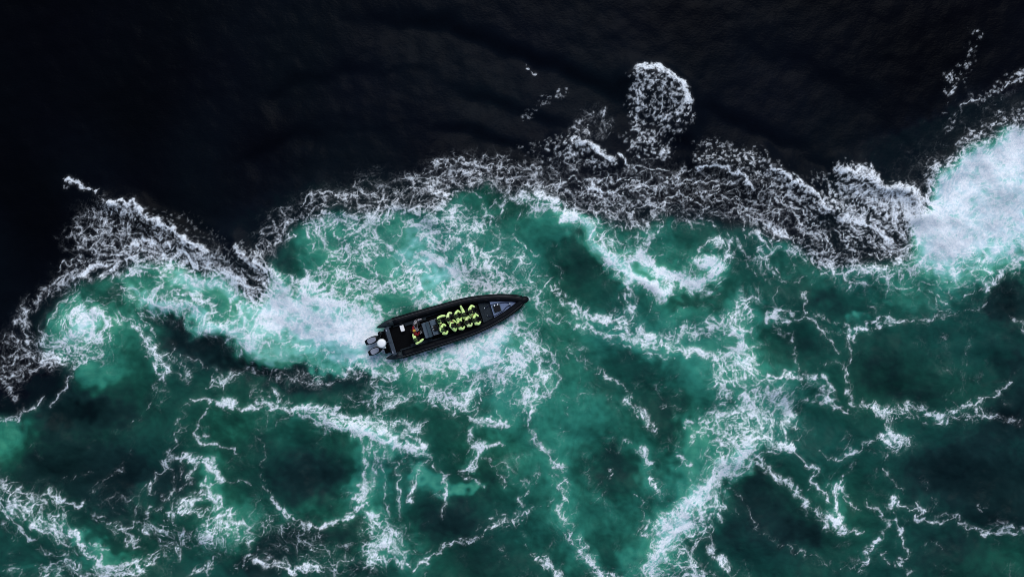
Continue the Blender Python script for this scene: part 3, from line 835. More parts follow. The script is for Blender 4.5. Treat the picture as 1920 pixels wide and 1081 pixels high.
L 16 .75 1240,1020 1225,1045 1210,1080
L 16 .45 1370,860 1390,835 1340,850
B 7 .9 1343,885 1349,892
S 4 .75 1270,880 1280,860 1290,850
L 6 .6 1275,850 1285,862 1295,862
S 4 .6 1285,880 1292,900 1285,920
S 4 .75 1290,830 1305,815 1325,812
S 4 .8 1328,815 1345,810 1360,818
S 4 .75 1335,908 1346,925 1344,945
S 4.5 .8 1344,945 1335,965 1336,990
S 4.5 .75 1336,990 1334,1015 1345,1035
L 5 .8 1345,1035 1355,1052 1366,1066
L 7 .45 1340,920 1350,945 1350,970
S 4 .75 1335,985 1315,990 1295,1005
S 4 .75 1295,1005 1275,1020 1250,1030
S 4 .75 1310,1000 1300,1020 1305,1040
S 4 .7 1300,1030 1290,1045 1270,1055 1245,1060
S 4 .65 1330,1000 1310,1015 1300,1040
L 14 .55 1305,960 1300,985 1280,1000
L 12 .5 1250,1040 1280,1035 1310,1070
L 16 .45 1230,1065 1260,1075 1320,1075
L 9 .5 1308,1050 1310,1070
S 2.5 .45 1340,892 1360,905 1375,925
S 2.8 .55 1362,910 1385,930 1400,950
S 2.8 .6 1400,950 1410,970 1422,990 1440,1005
S 2.5 .5 1370,960 1388,964
S 3 .4 1360,925 1370,950
L 8 .7 1410,850 1428,865 1440,880
L 16 .7 1395,820 1420,815 1440,825
L 16 .65 1380,815 1350,830 1345,860
L 6 .95 1456,826 1475,832 1490,840
S 4.5 .95 1488,840 1500,856 1512,870
L 5 .95 1512,872 1524,880 1530,886
L 4.5 .9 1528,886 1528,902 1538,912
L 5 .75 1538,912 1546,922 1548,936
S 4 .6 1475,822 1480,815
L 5 .7 1440,884 1456,896 1462,904
L 8 .62 1475,905 1495,915 1505,930
L 7 .7 1505,930 1520,948 1530,960
L 7 .6 1530,960 1542,975 1560,990
L 8 .6 1550,960 1560,975 1570,985
L 7 .8 1572,920 1566,935 1570,950
L 8 .9 1572,955 1568,975 1576,995
S 3.5 .85 1580,997 1598,996 1618,994
L 7 .7 1570,925 1582,918 1590,925
L 5 .7 1582,908 1590,900
S 3.5 .65 1556,908 1558,925 1552,935
S 3 .55 1600,878 1605,870 1612,860
S 4 .85 1548,860 1565,860 1580,850
B 6 1 1582,845 1592,842 1605,846
S 3 .8 1600,846 1612,848 1620,842
S 3.5 .75 1616,840 1612,828 1625,826
L 5 .7 1625,826 1640,820 1650,815
L 9 .8 1662,832 1678,838 1690,830
L 7 .7 1668,810 1690,820 1708,825
L 6 .6 1640,812 1660,822
S 2.5 .55 1528,840 1542,850 1550,858
S 2.5 .5 1620,838 1640,848 1658,852
S 3 .65 1662,840 1660,860 1656,878
S 3 .7 1656,878 1668,898 1680,910
S 3 .65 1680,910 1692,918 1696,930
S 2.5 .5 1612,862 1604,882 1590,900
S 2.5 .45 1540,890 1555,895 1570,880
S 2.5 .4 1625,895 1640,885 1650,878
L 5 .85 1662,952 1668,935 1674,928
L 5 .8 1674,930 1684,945 1700,950
L 6 .75 1700,950 1718,942 1730,950
L 5 .85 1728,952 1722,966 1735,974
S 4.5 .85 1735,974 1755,978 1778,978
S 4.5 .8 1778,978 1792,970 1805,970
S 4 .9 1804,974 1812,988 1822,996
L 5 .8 1822,996 1840,990 1855,998
L 5 .75 1855,998 1880,990 1900,985
L 6 .6 1870,980 1890,995 1920,988
S 3.5 .6 1755,968 1785,966
L 10 .25 1860,980 1890,975
B 7 .3 1830,948 1845,945
S 2.5 .45 1730,895 1736,908 1742,925
S 2.5 .5 1742,925 1748,940 1744,965
S 4 .75 1630,940 1645,955 1650,968
S 3.5 .65 1650,968 1660,985 1655,1010
S 3.5 .8 1586,938 1600,950 1622,952
S 3 .5 1600,950 1602,935
L 4 .7 1674,975 1680,992
L 4.5 .8 1680,992 1692,1005 1692,1015
S 4 .75 1692,1015 1702,1028 1700,1040 1688,1048
L 9 .75 1650,1015 1640,1025 1628,1032
L 7 .6 1628,1050 1622,1060 1615,1072
B 5 .8 1625,1058 1632,1052
S 4 .8 1654,1037 1662,1040 1668,1036
S 3.5 .75 1662,1040 1664,1055 1672,1058
S 3.5 .6 1575,1066 1590,1060 1598,1070
L 5 .5 1685,1050 1690,1062 1700,1070
S 2.8 .55 1440,1006 1458,1016 1475,1022
S 3.2 .65 1475,1022 1500,1034 1525,1042
S 2.8 .5 1525,1042 1545,1054 1560,1055
S 2.5 .4 1560,1054 1575,1042
S 2.5 .5 1722,1022 1745,1020 1772,1022
"""
ARCS = """
1165,350 1185,342 1215,345 1224,353|1170,362 1195,353 1232,363|1280,347 1310,340 1340,346 1376,342|1300,357 1330,361 1352,354|1240,332 1268,345 1290,340|1398,364 1420,378 1442,386|1378,376 1400,385 1426,393
1440,402 1470,396 1492,405 1512,420 1536,426|1530,395 1546,401 1562,416|1500,440 1524,435 1546,450 1572,470|1555,430 1576,440 1592,460 1602,480|1620,470 1642,481 1668,478|1480,460 1512,474 1542,490|1455,428 1480,440 1500,442
1090,352 1115,362 1140,360|1100,378 1130,384 1165,378|1010,338 1030,345 1060,342|1185,392 1215,386 1250,392|1340,372 1365,368 1392,374|1400,400 1425,412 1445,415|1250,372 1275,364 1300,370
700,380 730,372 762,376|760,350 790,356 820,350|860,322 890,318 915,325|640,372 660,366 690,372|520,432 538,420 556,416|250,470 280,462 310,470|300,445 330,455 355,462|180,485 205,476 228,482
"""
# windows of clear water between the foam lines: x y rx ry angle
CLEAR = """
632 452 18 15 0|665 500 22 10 0|735 437 32 12 5|690 512 14 17 0|722 500 26 20 0|775 460 30 24 20|812 516 28 24 20|740 562 40 18 8|545 488 24 30 20|640 398 52 9 3|775 410 18 9 0|872 386 36 18 5|898 447 40 24 0|568 455 18 18 0|612 505 22 9 -10
845 430 18 12 0|850 478 14 10 0|660 445 14 10 0|590 480 16 12 0|1020 420 50 16 5|1085 475 44 55 -35|1245 445 48 26 15|1212 506 22 10 20|1275 490 30 18 10|1225 470 18 12 0|1180 430 14 10 0|250 530 40 12 -10|330 530 30 10 10
400 555 34 10 25|560 640 40 10 20|640 655 50 9 5|1400 720 14 18 0|1375 740 10 16 0|1425 690 14 12 0|1400 640 14 16 0|1345 640 30 10 -10|1150 615 30 6 18|900 690 30 10 -10|845 715 24 10 -20|960 650 14 18 0|1000 690 12 18 0|330 885 18 12 0|315 905 16 14 0|355 880 10 14 0|425 945 14 10 0|90 950 14 10 0|1480 460 40 8 10
"""
# wave crests lifted above the mean surface: height(m) width points
CREST = """
.5 22 200,375 262,395 320,430 385,472
.45 20 440,462 480,490 525,540
.5 34 600,395 700,400 800,385
.5 24 1185,140 1240,150 1290,195 1285,240
.4 20 1060,268 1110,270 1142,306
.4 22 1310,300 1372,305 1420,350
.5 24 1440,300 1510,345 1555,395
.6 26 1575,320 1640,345 1700,365 1730,400
.5 34 1760,330 1830,290 1920,230
.3 22 1060,410 1110,440 1150,495 1230,545
.3 22 560,770 650,795 780,845
.35 44 140,600 190,615
.3 34 1400,840 1330,915 1240,1010
.35 30 300,560 400,610 500,660
-.35 38 300,610 400,660 520,705 640,705
-.25 46 540,900 620,900
"""
# steps in the smooth dark water: steep on the upper side, gentle on the lower: height steep gentle points
STEPS = """
.55 20 110 640,40 700,48 800,52 900,84 1000,122 1100,165 1190,212 1230,235
.30 16 80 470,205 540,172 620,148 700,136
.34 12 60 790,160 880,178 960,208 1020,232 1066,256
.30 10 50 800,244 850,246 920,262 980,280
.26 18 90 420,330 500,290 560,262 640,248
.35 18 100 1290,180 1330,215 1400,245 1500,290
.25 24 120 1330,60 1450,110 1560,160 1650,230
"""
below = polymask(FRONT, 8.0, SXw, SYw)
jb = int((1108-GY0)/STEP); jt = int((-28-GY0)/STEP)                       # the blur wraps round: mend the rims
below[jb:] = below[jb]; below[:jt] = below[jt]
air_sheen = (0.012+0.006*np.clip(spec(300), -1.5, 1.5)+(0.225+.10*np.exp(-((X-1080)/560)**2-((Y-700)/300)**2))*below).astype(np.float32)  # tone of the churned water rises towards the middle, falls off outwards
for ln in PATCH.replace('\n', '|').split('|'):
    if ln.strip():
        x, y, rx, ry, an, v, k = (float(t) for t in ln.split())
        blob(air_sheen, x, y, rx, ry, an, v, 'mix', k)
for ln in PLUME.strip().split('\n'):
    v, w, k, p = ln.split(' ', 3)
    lay = np.zeros_like(air_sheen)
    stroke(lay, parse(p), float(w), float(k), qx=SXw, qy=SYw)
    air_sheen += (float(v)-air_sheen)*np.clip(lay, 0, 1)
air_sheen = air_sheen*below+(1-below)*np.minimum(air_sheen, .05)
air_sheen = air_sheen-np.where(X > 1700, .06, .12)*sstep(.7, .95, air_sheen)*(.5+.5*np.tanh(spec(34)+.6*spec(70)))
cov = {'L': np.zeros_like(X), 'B': np.zeros_like(X), 'S': np.zeros_like(X)}
for ln in FOAM.strip().split('\n'):
    k, w, d, p = ln.split(' ', 3)
    pp = parse(p); w = float(w); d = float(d); low = pp[0][1] > 560 and w <= 10
    stroke(cov[k], pp, w*(.88 if k == 'S' else .95 if low else 1.15), d*(.86 if low and k == 'L' else 1), taper=(k == 'S' and w < 6))
    if low and k == 'L': stroke(cov['S'], pp, 2.0, min(.85, d+.1))
for ln in ARCS.replace('\n', '|').split('|'):
    if ln.strip(): stroke(cov['S'], parse(ln), 2.6, .85, taper=True)
clear = np.zeros_like(X)
for ln in CLEAR.replace('\n', '|').split('|'):
    if ln.strip():
        x, y, rx, ry, an = (float(t) for t in ln.split()); blob(clear, x, y, rx*1.05, ry*1.05, an, 1.0, 'max')
clear = sstep(.22, .55, clear)
cov['L'] *= 1-.80*clear
# ---- direction of the flow: along the traced foam lines, else round the boils
oc = np.zeros_like(X); os_ = np.zeros_like(X)
ab = blur(air_sheen, 12); gyy_, gxx_ = np.gradient(ab)
th = np.arctan2(gxx_, -gyy_); gm = np.sqrt(gxx_**2+gyy_**2); gm = gm/(gm.mean()*2)
oc += np.clip(gm, 0, 1.2)*.35*np.cos(2*th); os_ += np.clip(gm, 0, 1.2)*.35*np.sin(2*th)
def orient(pts, w):
    p = smooth(pts, 3); m = w*2.2
    for (ax, ay), (bx, by) in zip(p[:-1], p[1:]):
        i0 = max(0, int((min(ax, bx)-m-GX0)/STEP)); i1 = min(NX, int((max(ax, bx)+m-GX0)/STEP)+2)
        j0 = max(0, int((min(ay, by)-m-GY0)/STEP)); j1 = min(NY, int((max(ay, by)+m-GY0)/STEP)+2)
        if i1 <= i0 or j1 <= j0: continue
        dx, dy = bx-ax, by-ay; L = dx*dx+dy*dy+1e-9
        sx, sy = X[j0:j1, i0:i1], Y[j0:j1, i0:i1]
        t = np.clip(((sx-ax)*dx+(sy-ay)*dy)/L, 0, 1)
        g = np.exp(-((sx-ax-t*dx)**2+(sy-ay-t*dy)**2)/(w*w))
        a2 = 2*math.atan2(dy, dx)
        oc[j0:j1, i0:i1] += g*math.cos(a2); os_[j0:j1, i0:i1] += g*math.sin(a2)
for ln in FOAM.strip().split('\n'):
    k, w, d, p = ln.split(' ', 3)
    if k != 'B': orient(parse(p), max(10.0, float(w)*1.2))
for ln in PLUME.strip().split('\n'):
    v, w, k, p = ln.split(' ', 3); orient(parse(p), float(w)*1.6)
VORT = [(165, 612, 62, 2.6), (1320, 490, 52, -2.4), (395, 912, 55, 2.2), (705, 976, 40, 2.6), (770, 475, 60, 1.3), (1302, 652, 40, 1.6), (425, 985, 48, -2.2), (1245, 445, 55, 1.4), (145, 1000, 50, 1.6), (20, 690, 50, 1.6), (1670, 785, 40, 1.8), (1565, 960, 40, -1.8), (640, 455, 38, 1.5), (1390, 790, 55, -1.6), (1810, 400, 70, 1.2)]
for vx0, vy0, vr, va in VORT:
    rx_, ry_ = X-vx0, Y-vy0; g = 1.3*np.exp(-(rx_**2+ry_**2)/(vr*vr)); a2 = 2*(np.arctan2(ry_, rx_)+math.pi/2-.35*np.sign(va))
    oc += g*np.cos(a2); os_ += g*np.sin(a2)
def whirl(px, py):
    for vx0, vy0, vr, va in VORT:
        rx_, ry_ = px-vx0, py-vy0; t = (va*np.exp(-(rx_**2+ry_**2)/(vr*vr))).astype(np.float32)
        c, n = np.cos(t), np.sin(t); px, py = vx0+rx_*c-ry_*n, vy0+rx_*n+ry_*c
    return px, py
oc = blur(oc, 4); os_ = blur(os_, 4)
th = (.5*np.arctan2(os_, oc)+.45*spec(50)).astype(np.float32)
UX, UY = np.cos(th), np.sin(th)
def streak(n, steps, h):
    """smear a noise along the flow"""
    acc = n.copy()
    for sg in (1, -1):
        px, py = X.copy(), Y.copy(); lx_, ly_ = UX*sg, UY*sg
        for k in range(steps):
            px += lx_*h; py += ly_*h
            i = np.clip(np.rint((px-GX0)/STEP), 0, NX-1).astype(np.int32); j = np.clip(np.rint((py-GY0)/STEP), 0, NY-1).astype(np.int32)
            vx_, vy_ = UX[j, i], UY[j, i]; s_ = np.where(vx_*lx_+vy_*ly_ < 0, -1, 1)
            lx_, ly_ = vx_*s_, vy_*s_
            acc += n[j, i]
    return (acc/acc.std()).astype(np.float32)
F1 = streak(spec(6, bw=.35), 9, 2.0); F2 = streak(spec(13), 12, 3.0); F3 = rank(streak(spec(24), 14, 4.0))
dark = 1-sstep(.04, .28, air_sheen)
# ---- textures (uniformly distributed 0..1)
def ridge(n, k=1.5): return np.clip(1-np.abs(n)*k, 0, 1)
def advect(waves, amps, steps):
    """carry the points along a swirling, divergence free flow"""
    psi = sum(a*w*spec(w, bw=.35) for w, a in zip(waves, amps))
    vy = -np.gradient(psi, axis=1)/STEP; vx = np.gradient(psi, axis=0)/STEP
    px, py = X.copy(), Y.copy()
    for k in range(steps):
        ax, ay = sample(vx, px, py), sample(vy, px, py)
        px += ax; py += ay
    return px, py
ax_, ay_ = whirl(*advect((90, 34), (.13, .05), 10))
bx_, by_ = whirl(*advect((50, 24), (.075, .045), 10))
lo, lo2 = spec(60), spec(110)
ea = worley(ax_, ay_, 44, 3)
eb = worley(bx_+300, by_+900, 21, 5)
ec = worley(.5*(X+bx_)+1.2*w3x+700, .5*(Y+by_)+1.2*w3y+200, 11, 9)
n1_ = sample(spec(46), ax_, ay_); n2_ = sample(spec(26), bx_, by_); n3_ = sample(spec(14), bx_, by_)
r1, r2, r3 = ridge(n1_, 1.1), ridge(n2_, 1.0), ridge(n3_, 1.0)
s1 = sample(spec(20), bx_, by_); s2 = sample(spec(11), bx_, by_)
T_L = np.maximum(np.maximum(1-1.7*ea, .88-1.35*eb+.12*lo), np.maximum(r1+.08*lo2, r2*.92-.06-.12*lo))
T_L = np.maximum(T_L, r3*.7-.06)+.05*(s1+.6*s2)
T_L = rank(T_L+.03*spec(5)+.09*F2+.06*F1)
T_S = rank(.7*np.maximum(r2, .8*r3)+.10*s1+.25*spec(20)+.30*F1+.30*F2)
T_B = rank(.55*spec(15)+.5*spec(9)+.45*r2+.35*s1+.35*F1+.3*spec(34)+.15*spec(5))
def cover(D, T, a, gain=1.1):
    D = np.minimum(D*gain, 1.5)
    t = np.clip((T-(1-D))/a, 0, 1)
    t = t*np.clip(D*4, 0, 1)
    return t*t*(3-2*t)*.6+.4*t
def linedist(n):
    """distance to the zero lines of a field, in survey units"""
    gy_, gx_ = np.gradient(n, STEP)
    g = np.sqrt(gx_*gx_+gy_*gy_)
    return np.abs(n)/(g+.25*g.mean())
def strands(d, w):
    return np.clip((w+.75-d)/1.3, 0, 1)*np.clip(w/.5+.4, 0, 1)
DL = np.clip(np.maximum(cov['L'], .30*blur(cov['S'], 3.0)), 0, 1.3)
DL = np.maximum(DL, below*(1-.8*clear)*sstep(.15, .32, air_sheen)*.052*np.clip(spec(110)+.5*spec(50)-.3, 0, 2))      # faint webbing over all the churned water
DL = DL*1.10*(.74+.26*sstep(.04, .3, air_sheen))
DL = DL*(1+(F3-.5)*(.45+.95*dark))
mods = [spec(60)*.65+spec(30)*.6 for k in range(5)]
fL = np.zeros_like(X)
tone = .20+.62*rank(.8*spec(26)+.6*spec(11)+.25*F1)
ej = np.clip(1-eb*1.6, 0, 1)
for dd, off, amp, m in ((ea*22, -.10, 2.9, mods[0]), (eb*10.5, .40, 2.5, mods[1]), (linedist(n1_), .55, 1.7, mods[2]), (linedist(n2_), 1.0, 1.6, mods[3]), (ec*5.5, .95, 1.7, mods[4])):
    w = amp*DL*(1+.6*m)-off+.12*w3x+.10*F1*DL
    fL = 1-(1-fL)*(1-tone*strands(dd, w)*np.clip(DL*5, 0, 1)*np.clip(.7*w+.45, 0, 1))
fill = sstep(.74, 1.30, DL+.55*(T_L-.5)+.08*spec(8))
fL *= (.56+.44*sstep(.04, .25, air_sheen))
fL = np.clip(1-(1-fL)*(1-.86*fill*(.66+.34*rank(T_L+.35*spec(22)+.12*F1)))*(1-.34*np.clip(DL, 0, 1)*T_L*T_L), 0, 1)
sS = cov['S']
fS = .82*sstep(.38, 1.05, sS*(1.0+.10*spec(12))+.34*(T_S-.5)*np.clip(sS*4, 0, 1))*np.clip(.30+.70*sS, 0, 1)*(.55+.45*rank(F1+.8*spec(10)))
fB = cover(cov['B']*(1+.5*(F3-.5)), T_B, .85, 1.55)*(.34+.50*rank(spec(14)+.6*spec(6)+.5*F1)+.22*sstep(.5, .95, cov['B']))
foam = 1-(1-fL)*(1-fS)*(1-fB)
md = .70+.30*sstep(.05, .75, rank(F1+.9*F2+.5*spec(6))); md = md+(1-md)*.65*fill
foam = np.clip(foam*md+.10*blur(foam, 3.0), 0, 1)
soft = .55*blur(foam, 4.0)+.45*blur(foam, 10.0)
air_sheen2 = np.clip(air_sheen+.50*soft*below*(1-.6*air_sheen), 0, 1)
air_sheen2 = np.clip(air_sheen2*(1+.035*spec(40)+.025*spec(16)+.016*F2+.010*F1), 0, 1)
hgt = np.zeros_like(X)
for ln in CREST.strip().split('\n'):
    h, w, p = ln.split(' ', 2)
    lay = np.zeros_like(X); stroke(lay, parse(p), float(w), 1.0, qx=X+5*w1x, qy=Y+5*w1y)
    hgt += float(h)*lay
def step(h, ws, wg, pts):
    p = smooth(pts); best = np.full(X.shape, 1e9, np.float32); sg = np.zeros_like(X); tt = np.zeros_like(X)
    qx, qy = X+4*w1x, Y+4*w1y; n = len(p)-1
    for k in range(n):
        ax, ay = p[k]; dx, dy = p[k+1]-p[k]; L = dx*dx+dy*dy+1e-9
        t = np.clip(((qx-ax)*dx+(qy-ay)*dy)/L, 0, 1)
        d2 = (qx-ax-t*dx)**2+(qy-ay-t*dy)**2; c = dx*(qy-ay)-dy*(qx-ax); m = d2 < best
        best = np.where(m, d2, best); sg = np.where(m, np.sign(c), sg); tt = np.where(m, (k+t)/n, tt)
    d = np.sqrt(best)
    env = sstep(0, .3, tt)*(1-.4*sstep(.8, 1, tt))
    return (h*env*np.where(sg > 0, np.exp(-d/wg)*(1-.0*d), np.exp(-(d/ws)**2))).astype(np.float32)
for ln in STEPS.strip().split('\n'):
    h, a, b, p = ln.split(' ', 3)
    hgt -= blur(step(float(h), float(a), float(b), parse(p)), 5)*(1-below)
# ---------------------------------------------------------------- relief of the surface, in metres
def gsm(f, s): return blur(f, s)
turb = .35+.65*below
boat_flat = np.ones_like(X)
stroke(boat_flat, [(717, 642), (985, 562)], 46, 1.0, 'mul', qx=X, qy=Y)
relief = hgt+below*.20*spec(150)+turb*(.045*spec(60)+.014*spec(28)+.004*spec(12))+.0012*spec(6)
relief = relief*(.25+.75*boat_flat)
relief += .030*gsm(foam, 3.2)+.07*gsm(fB, 3.2)
relief = relief.astype(np.float32)

def srgb(c): return tuple(((v/255.0)/12.92 if v <= 10 else ((v/255.0+.055)/1.055)**2.4) for v in c)
def nd(nt, typ, **kw):
    n = nt.nodes.new(typ)
    for k, v in kw.items(): setattr(n, k, v)
    return n
def sea_material():
    m = bpy.data.materials.new('sea_surface'); m.use_nodes = True
    nt = m.node_tree; nt.nodes.clear(); L = nt.links.new
    out = nd(nt, 'ShaderNodeOutputMaterial'); p = nd(nt, 'ShaderNodeBsdfPrincipled')
    L(p.outputs[0], out.inputs[0])
    at = nd(nt, 'ShaderNodeAttribute', attribute_name='sea')        # r aeration with painted sky reflection, g foam, b hue
    sp = nd(nt, 'ShaderNodeSeparateColor'); L(at.outputs['Vector'], sp.inputs[0])
    rp = nd(nt, 'ShaderNodeValToRGB'); L(sp.outputs[0], rp.inputs[0])
    stops = SEA_RAMP
    e = rp.color_ramp.elements
    while len(e) < len(stops): e.new(.5)
    for k, (t, c) in enumerate(stops):
        e[k].position = t; e[k].color = (*[v*SEA_GAIN for v in srgb(c)], 1)
    # water a little bluer or greener from place to place
    hs = nd(nt, 'ShaderNodeHueSaturation'); L(rp.outputs[0], hs.inputs['Color'])
    mh = nd(nt, 'ShaderNodeMapRange'); L(sp.outputs[2], mh.inputs[0]); mh.inputs[3].default_value = .487; mh.inputs[4].default_value = .513
    L(mh.outputs[0], hs.inputs['Hue'])
    # foam: bubbles of all sizes, so never one flat white
    gc = nd(nt, 'ShaderNodeNewGeometry')
    n1 = nd(nt, 'ShaderNodeTexNoise'); n1.inputs['Scale'].default_value = 7.0; n1.inputs['Detail'].default_value = 6; n1.inputs['Roughness'].default_value = .65
    L(gc.outputs['Position'], n1.inputs['Vector'])
    fr = nd(nt, 'ShaderNodeValToRGB'); L(n1.outputs[0], fr.inputs[0])
    fr.color_ramp.elements[0].position = .3; fr.color_ramp.elements[0].color = (.62, .70, .78, 1)
    fr.color_ramp.elements[1].position = .62; fr.color_ramp.elements[1].color = (.88, .91, .94, 1)
    # bubbles and holes finer than the mesh break up the edges of the foam
    def math_(op, a, b=None, c=None):
        n = nd(nt, 'ShaderNodeMath', operation=op)
        for k, v in enumerate((a, b, c)):
            if v is None: continue
            if isinstance(v, (int, float)): n.inputs[k].default_value = v
            else: L(v, n.inputs[k])
        return n.outputs[0]
    nw = nd(nt, 'ShaderNodeTexNoise'); nw.inputs['Scale'].default_value = 3.0; nw.inputs['Detail'].default_value = 3
    L(gc.outputs['Position'], nw.inputs['Vector'])
    va = nd(nt, 'ShaderNodeVectorMath', operation='MULTIPLY_ADD'); L(nw.outputs['Color'], va.inputs[0]); va.inputs[1].default_value = (.35, .35, 0); L(gc.outputs['Position'], va.inputs[2])
    vo = nd(nt, 'ShaderNodeTexVoronoi', feature='DISTANCE_TO_EDGE'); vo.inputs['Scale'].default_value = 4.2; L(va.outputs[0], vo.inputs['Vector'])
    lace = nd(nt, 'ShaderNodeMapRange'); L(vo.outputs['Distance'], lace.inputs[0]); lace.inputs[1].default_value = .0; lace.inputs[2].default_value = .30; lace.inputs[3].default_value = 1.0; lace.inputs[4].default_value = 0.0
    n3 = nd(nt, 'ShaderNodeTexNoise'); n3.inputs['Scale'].default_value = 9.0; n3.inputs['Detail'].default_value = 4; n3.inputs['Roughness'].default_value = .7
    L(va.outputs[0], n3.inputs['Vector'])
    mixn = math_('MULTIPLY_ADD', lace.outputs[0], .62, math_('MULTIPLY_ADD', n3.outputs[0], 1.1, -.86))       # about -.5 .. +.6
    f = sp.outputs[1]
    edge = math_('MULTIPLY', math_('MULTIPLY', f, math_('SUBTRACT', 1.08, f)), 2.3)
    fd = nd(nt, 'ShaderNodeMath', operation='MULTIPLY_ADD', use_clamp=True); L(edge, fd.inputs[0]); L(mixn, fd.inputs[1]); L(f, fd.inputs[2])
    mx = nd(nt, 'ShaderNodeMix', data_type='RGBA'); L(fd.outputs[0], mx.inputs[0]); L(hs.outputs[0], mx.inputs[6]); L(fr.outputs[0], mx.inputs[7])
    L(mx.outputs[2], p.inputs['Base Color'])
    ro = nd(nt, 'ShaderNodeMapRange'); L(sp.outputs[1], ro.inputs[0]); ro.inputs[3].default_value = .32; ro.inputs[4].default_value = .9
    L(ro.outputs[0], p.inputs['Roughness'])
    si = nd(nt, 'ShaderNodeMapRange'); L(sp.outputs[1], si.inputs[0]); si.inputs[3].default_value = SEA_SPEC; si.inputs[4].default_value = .1
    L(si.outputs[0], p.inputs['Specular IOR Level'])
    p.inputs['IOR'].default_value = 1.333
    # wind ripples finer than the mesh
    n2 = nd(nt, 'ShaderNodeTexNoise'); n2.inputs['Scale'].default_value = 5.0; n2.inputs['Detail'].default_value = 5; n2.inputs['Roughness'].default_value = .6
    mp = nd(nt, 'ShaderNodeMapping'); mp.inputs['Scale'].default_value = (.8, 1.5, 1); mp.inputs['Rotation'].default_value = (0, 0, .25)
    L(gc.outputs['Position'], mp.inputs[0]); L(mp.outputs[0], n2.inputs['Vector'])
    bp = nd(nt, 'ShaderNodeBump'); bp.inputs['Strength'].default_value = .4; bp.inputs['Distance'].default_value = .05
    L(n2.outputs[0], bp.inputs['Height']); L(bp.outputs[0], p.inputs['Normal'])
    return m
SEA_RAMP = [(0, (2, 3, 7)), (.03, (9, 15, 23)), (.07, (9, 24, 28)), (.16, (20, 45, 46)), (.3, (25, 76, 66)), (.47, (45, 122, 105)), (.63, (66, 144, 121)), (.8, (114, 186, 174)), (.9, (152, 206, 202)), (1, (192, 216, 224))]  # blue-grey second stop: sky reflection painted into the dark water's colour
SEA_GAIN = 1.0; SEA_SPEC = .028
sea_mat = sea_material()
hue = np.clip(.5+.22*spec(260)+(X-960)/960*.25, 0, 1).astype(np.float32)
SEA_DATA = np.stack([air_sheen2, foam, hue], -1).astype(np.float32)

def sheet(name, xs, ys, z, data, keep, label, cat, kind):
    ny, nx = z.shape
    idx = np.arange(ny*nx).reshape(ny, nx)
    quads = np.stack([idx[1:, :-1], idx[1:, 1:], idx[:-1, 1:], idx[:-1, :-1]], -1)[keep]
    used = np.zeros(ny*nx, bool); used[quads.ravel()] = True
    new = np.cumsum(used)-1
    quads = new[quads].astype(np.int32)
    gxx, gyy = np.meshgrid(xs, ys)
    co = np.stack([(gxx-960)*U, (540.5-gyy)*U, z], -1).reshape(-1, 3)[used].astype(np.float32)
    gz_y, gz_x = np.gradient(z, ys*U, xs*U)
    nrm = np.stack([-gz_x, gz_y, np.ones_like(z)], -1); nrm /= np.linalg.norm(nrm, axis=-1, keepdims=True)
    nrm = nrm.reshape(-1, 3)[used].astype(np.float32)
    me = bpy.data.meshes.new(name); n = len(co); q = len(quads)
    me.vertices.add(n); me.vertices.foreach_set('co', co.ravel())
    me.loops.add(q*4); me.loops.foreach_set('vertex_index', quads.ravel())
    me.polygons.add(q); me.polygons.foreach_set('loop_start', np.arange(q, dtype=np.int32)*4)
    me.polygons.foreach_set('use_smooth', np.ones(q, bool))
    a = me.attributes.new('sea', 'FLOAT_VECTOR', 'POINT'); a.data.foreach_set('vector', data.reshape(-1, 3)[used].ravel())
    me.update(calc_edges=True)
    try:
        c = me.attributes.new('custom_normal', 'FLOAT_VECTOR', 'POINT'); c.data.foreach_set('vector', nrm.ravel())
    except Exception as ex:
        print('custom normals', ex)
    me.materials.append(sea_mat)
    o = bpy.data.objects.new(name, me); col.objects.link(o)
    o['label'] = label; o['category'] = cat; o['kind'] = kind
    return o
fmean = .25*(foam[:-1, :-1]+foam[1:, :-1]+foam[:-1, 1:]+foam[1:, 1:])
isfoam = fmean > .42
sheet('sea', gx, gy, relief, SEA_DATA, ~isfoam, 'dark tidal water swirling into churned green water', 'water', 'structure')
sheet('sea_foam', gx, gy, relief, SEA_DATA, isfoam, 'white foam lacing the green churned water and the breaking crests', 'foam', 'stuff')
# the same sea going on beyond the surveyed stretch, out to the horizon
def axis(a, b):
    return np.concatenate([[-200000, -60000, -20000, -8000, -4000], np.arange(a-300-1128, a-300, 12.0), np.arange(a-300, a, 4.0), np.linspace(a, b, int((b-a)/4)), np.arange(b+4, b+304, 4.0), np.arange(b+304, b+304+1128, 12.0), [b+4000, b+10000, b+22000, b+60000, b+200000]])
ox = axis(gx[0], gx[-1]); oy = axis(gy[0], gy[-1])
OX, OY = np.meshgrid(ox, oy)
def fold(v, a, b):
    t = np.mod(v-a, 2*(b-a)); return a+np.where(t > b-a, 2*(b-a)-t, t)
e_ = .02
FX, FY = fold(OX, gx[0]+e_, gx[-1]-e_), fold(OY, gy[0]+e_, gy[-1]-e_)
out_d = np.hypot(np.maximum(np.maximum(gx[0]-OX, OX-gx[-1]), 0), np.maximum(np.maximum(gy[0]-OY, OY-gy[-1]), 0))
far = sstep(900, 1500, out_d)
oair_sheen = sample(air_sheen2, FX, FY); ofo = sample(foam, FX, FY); ohu = sample(hue, FX, FY)
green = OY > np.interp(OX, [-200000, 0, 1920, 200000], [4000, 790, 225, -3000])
oair_sheen = oair_sheen*(1-far)+far*np.where(green, .26, .015); ofo = ofo*(1-far)
oz = (sample(relief, FX, FY)*(1-far)).astype(np.float64)
inside = (OX > gx[0]+.01) & (OX < gx[-1]-.01) & (OY > gy[0]+.01) & (OY < gy[-1]-.01)
okeep = ~(inside[:-1, :-1] | inside[1:, :-1] | inside[:-1, 1:] | inside[1:, 1:])
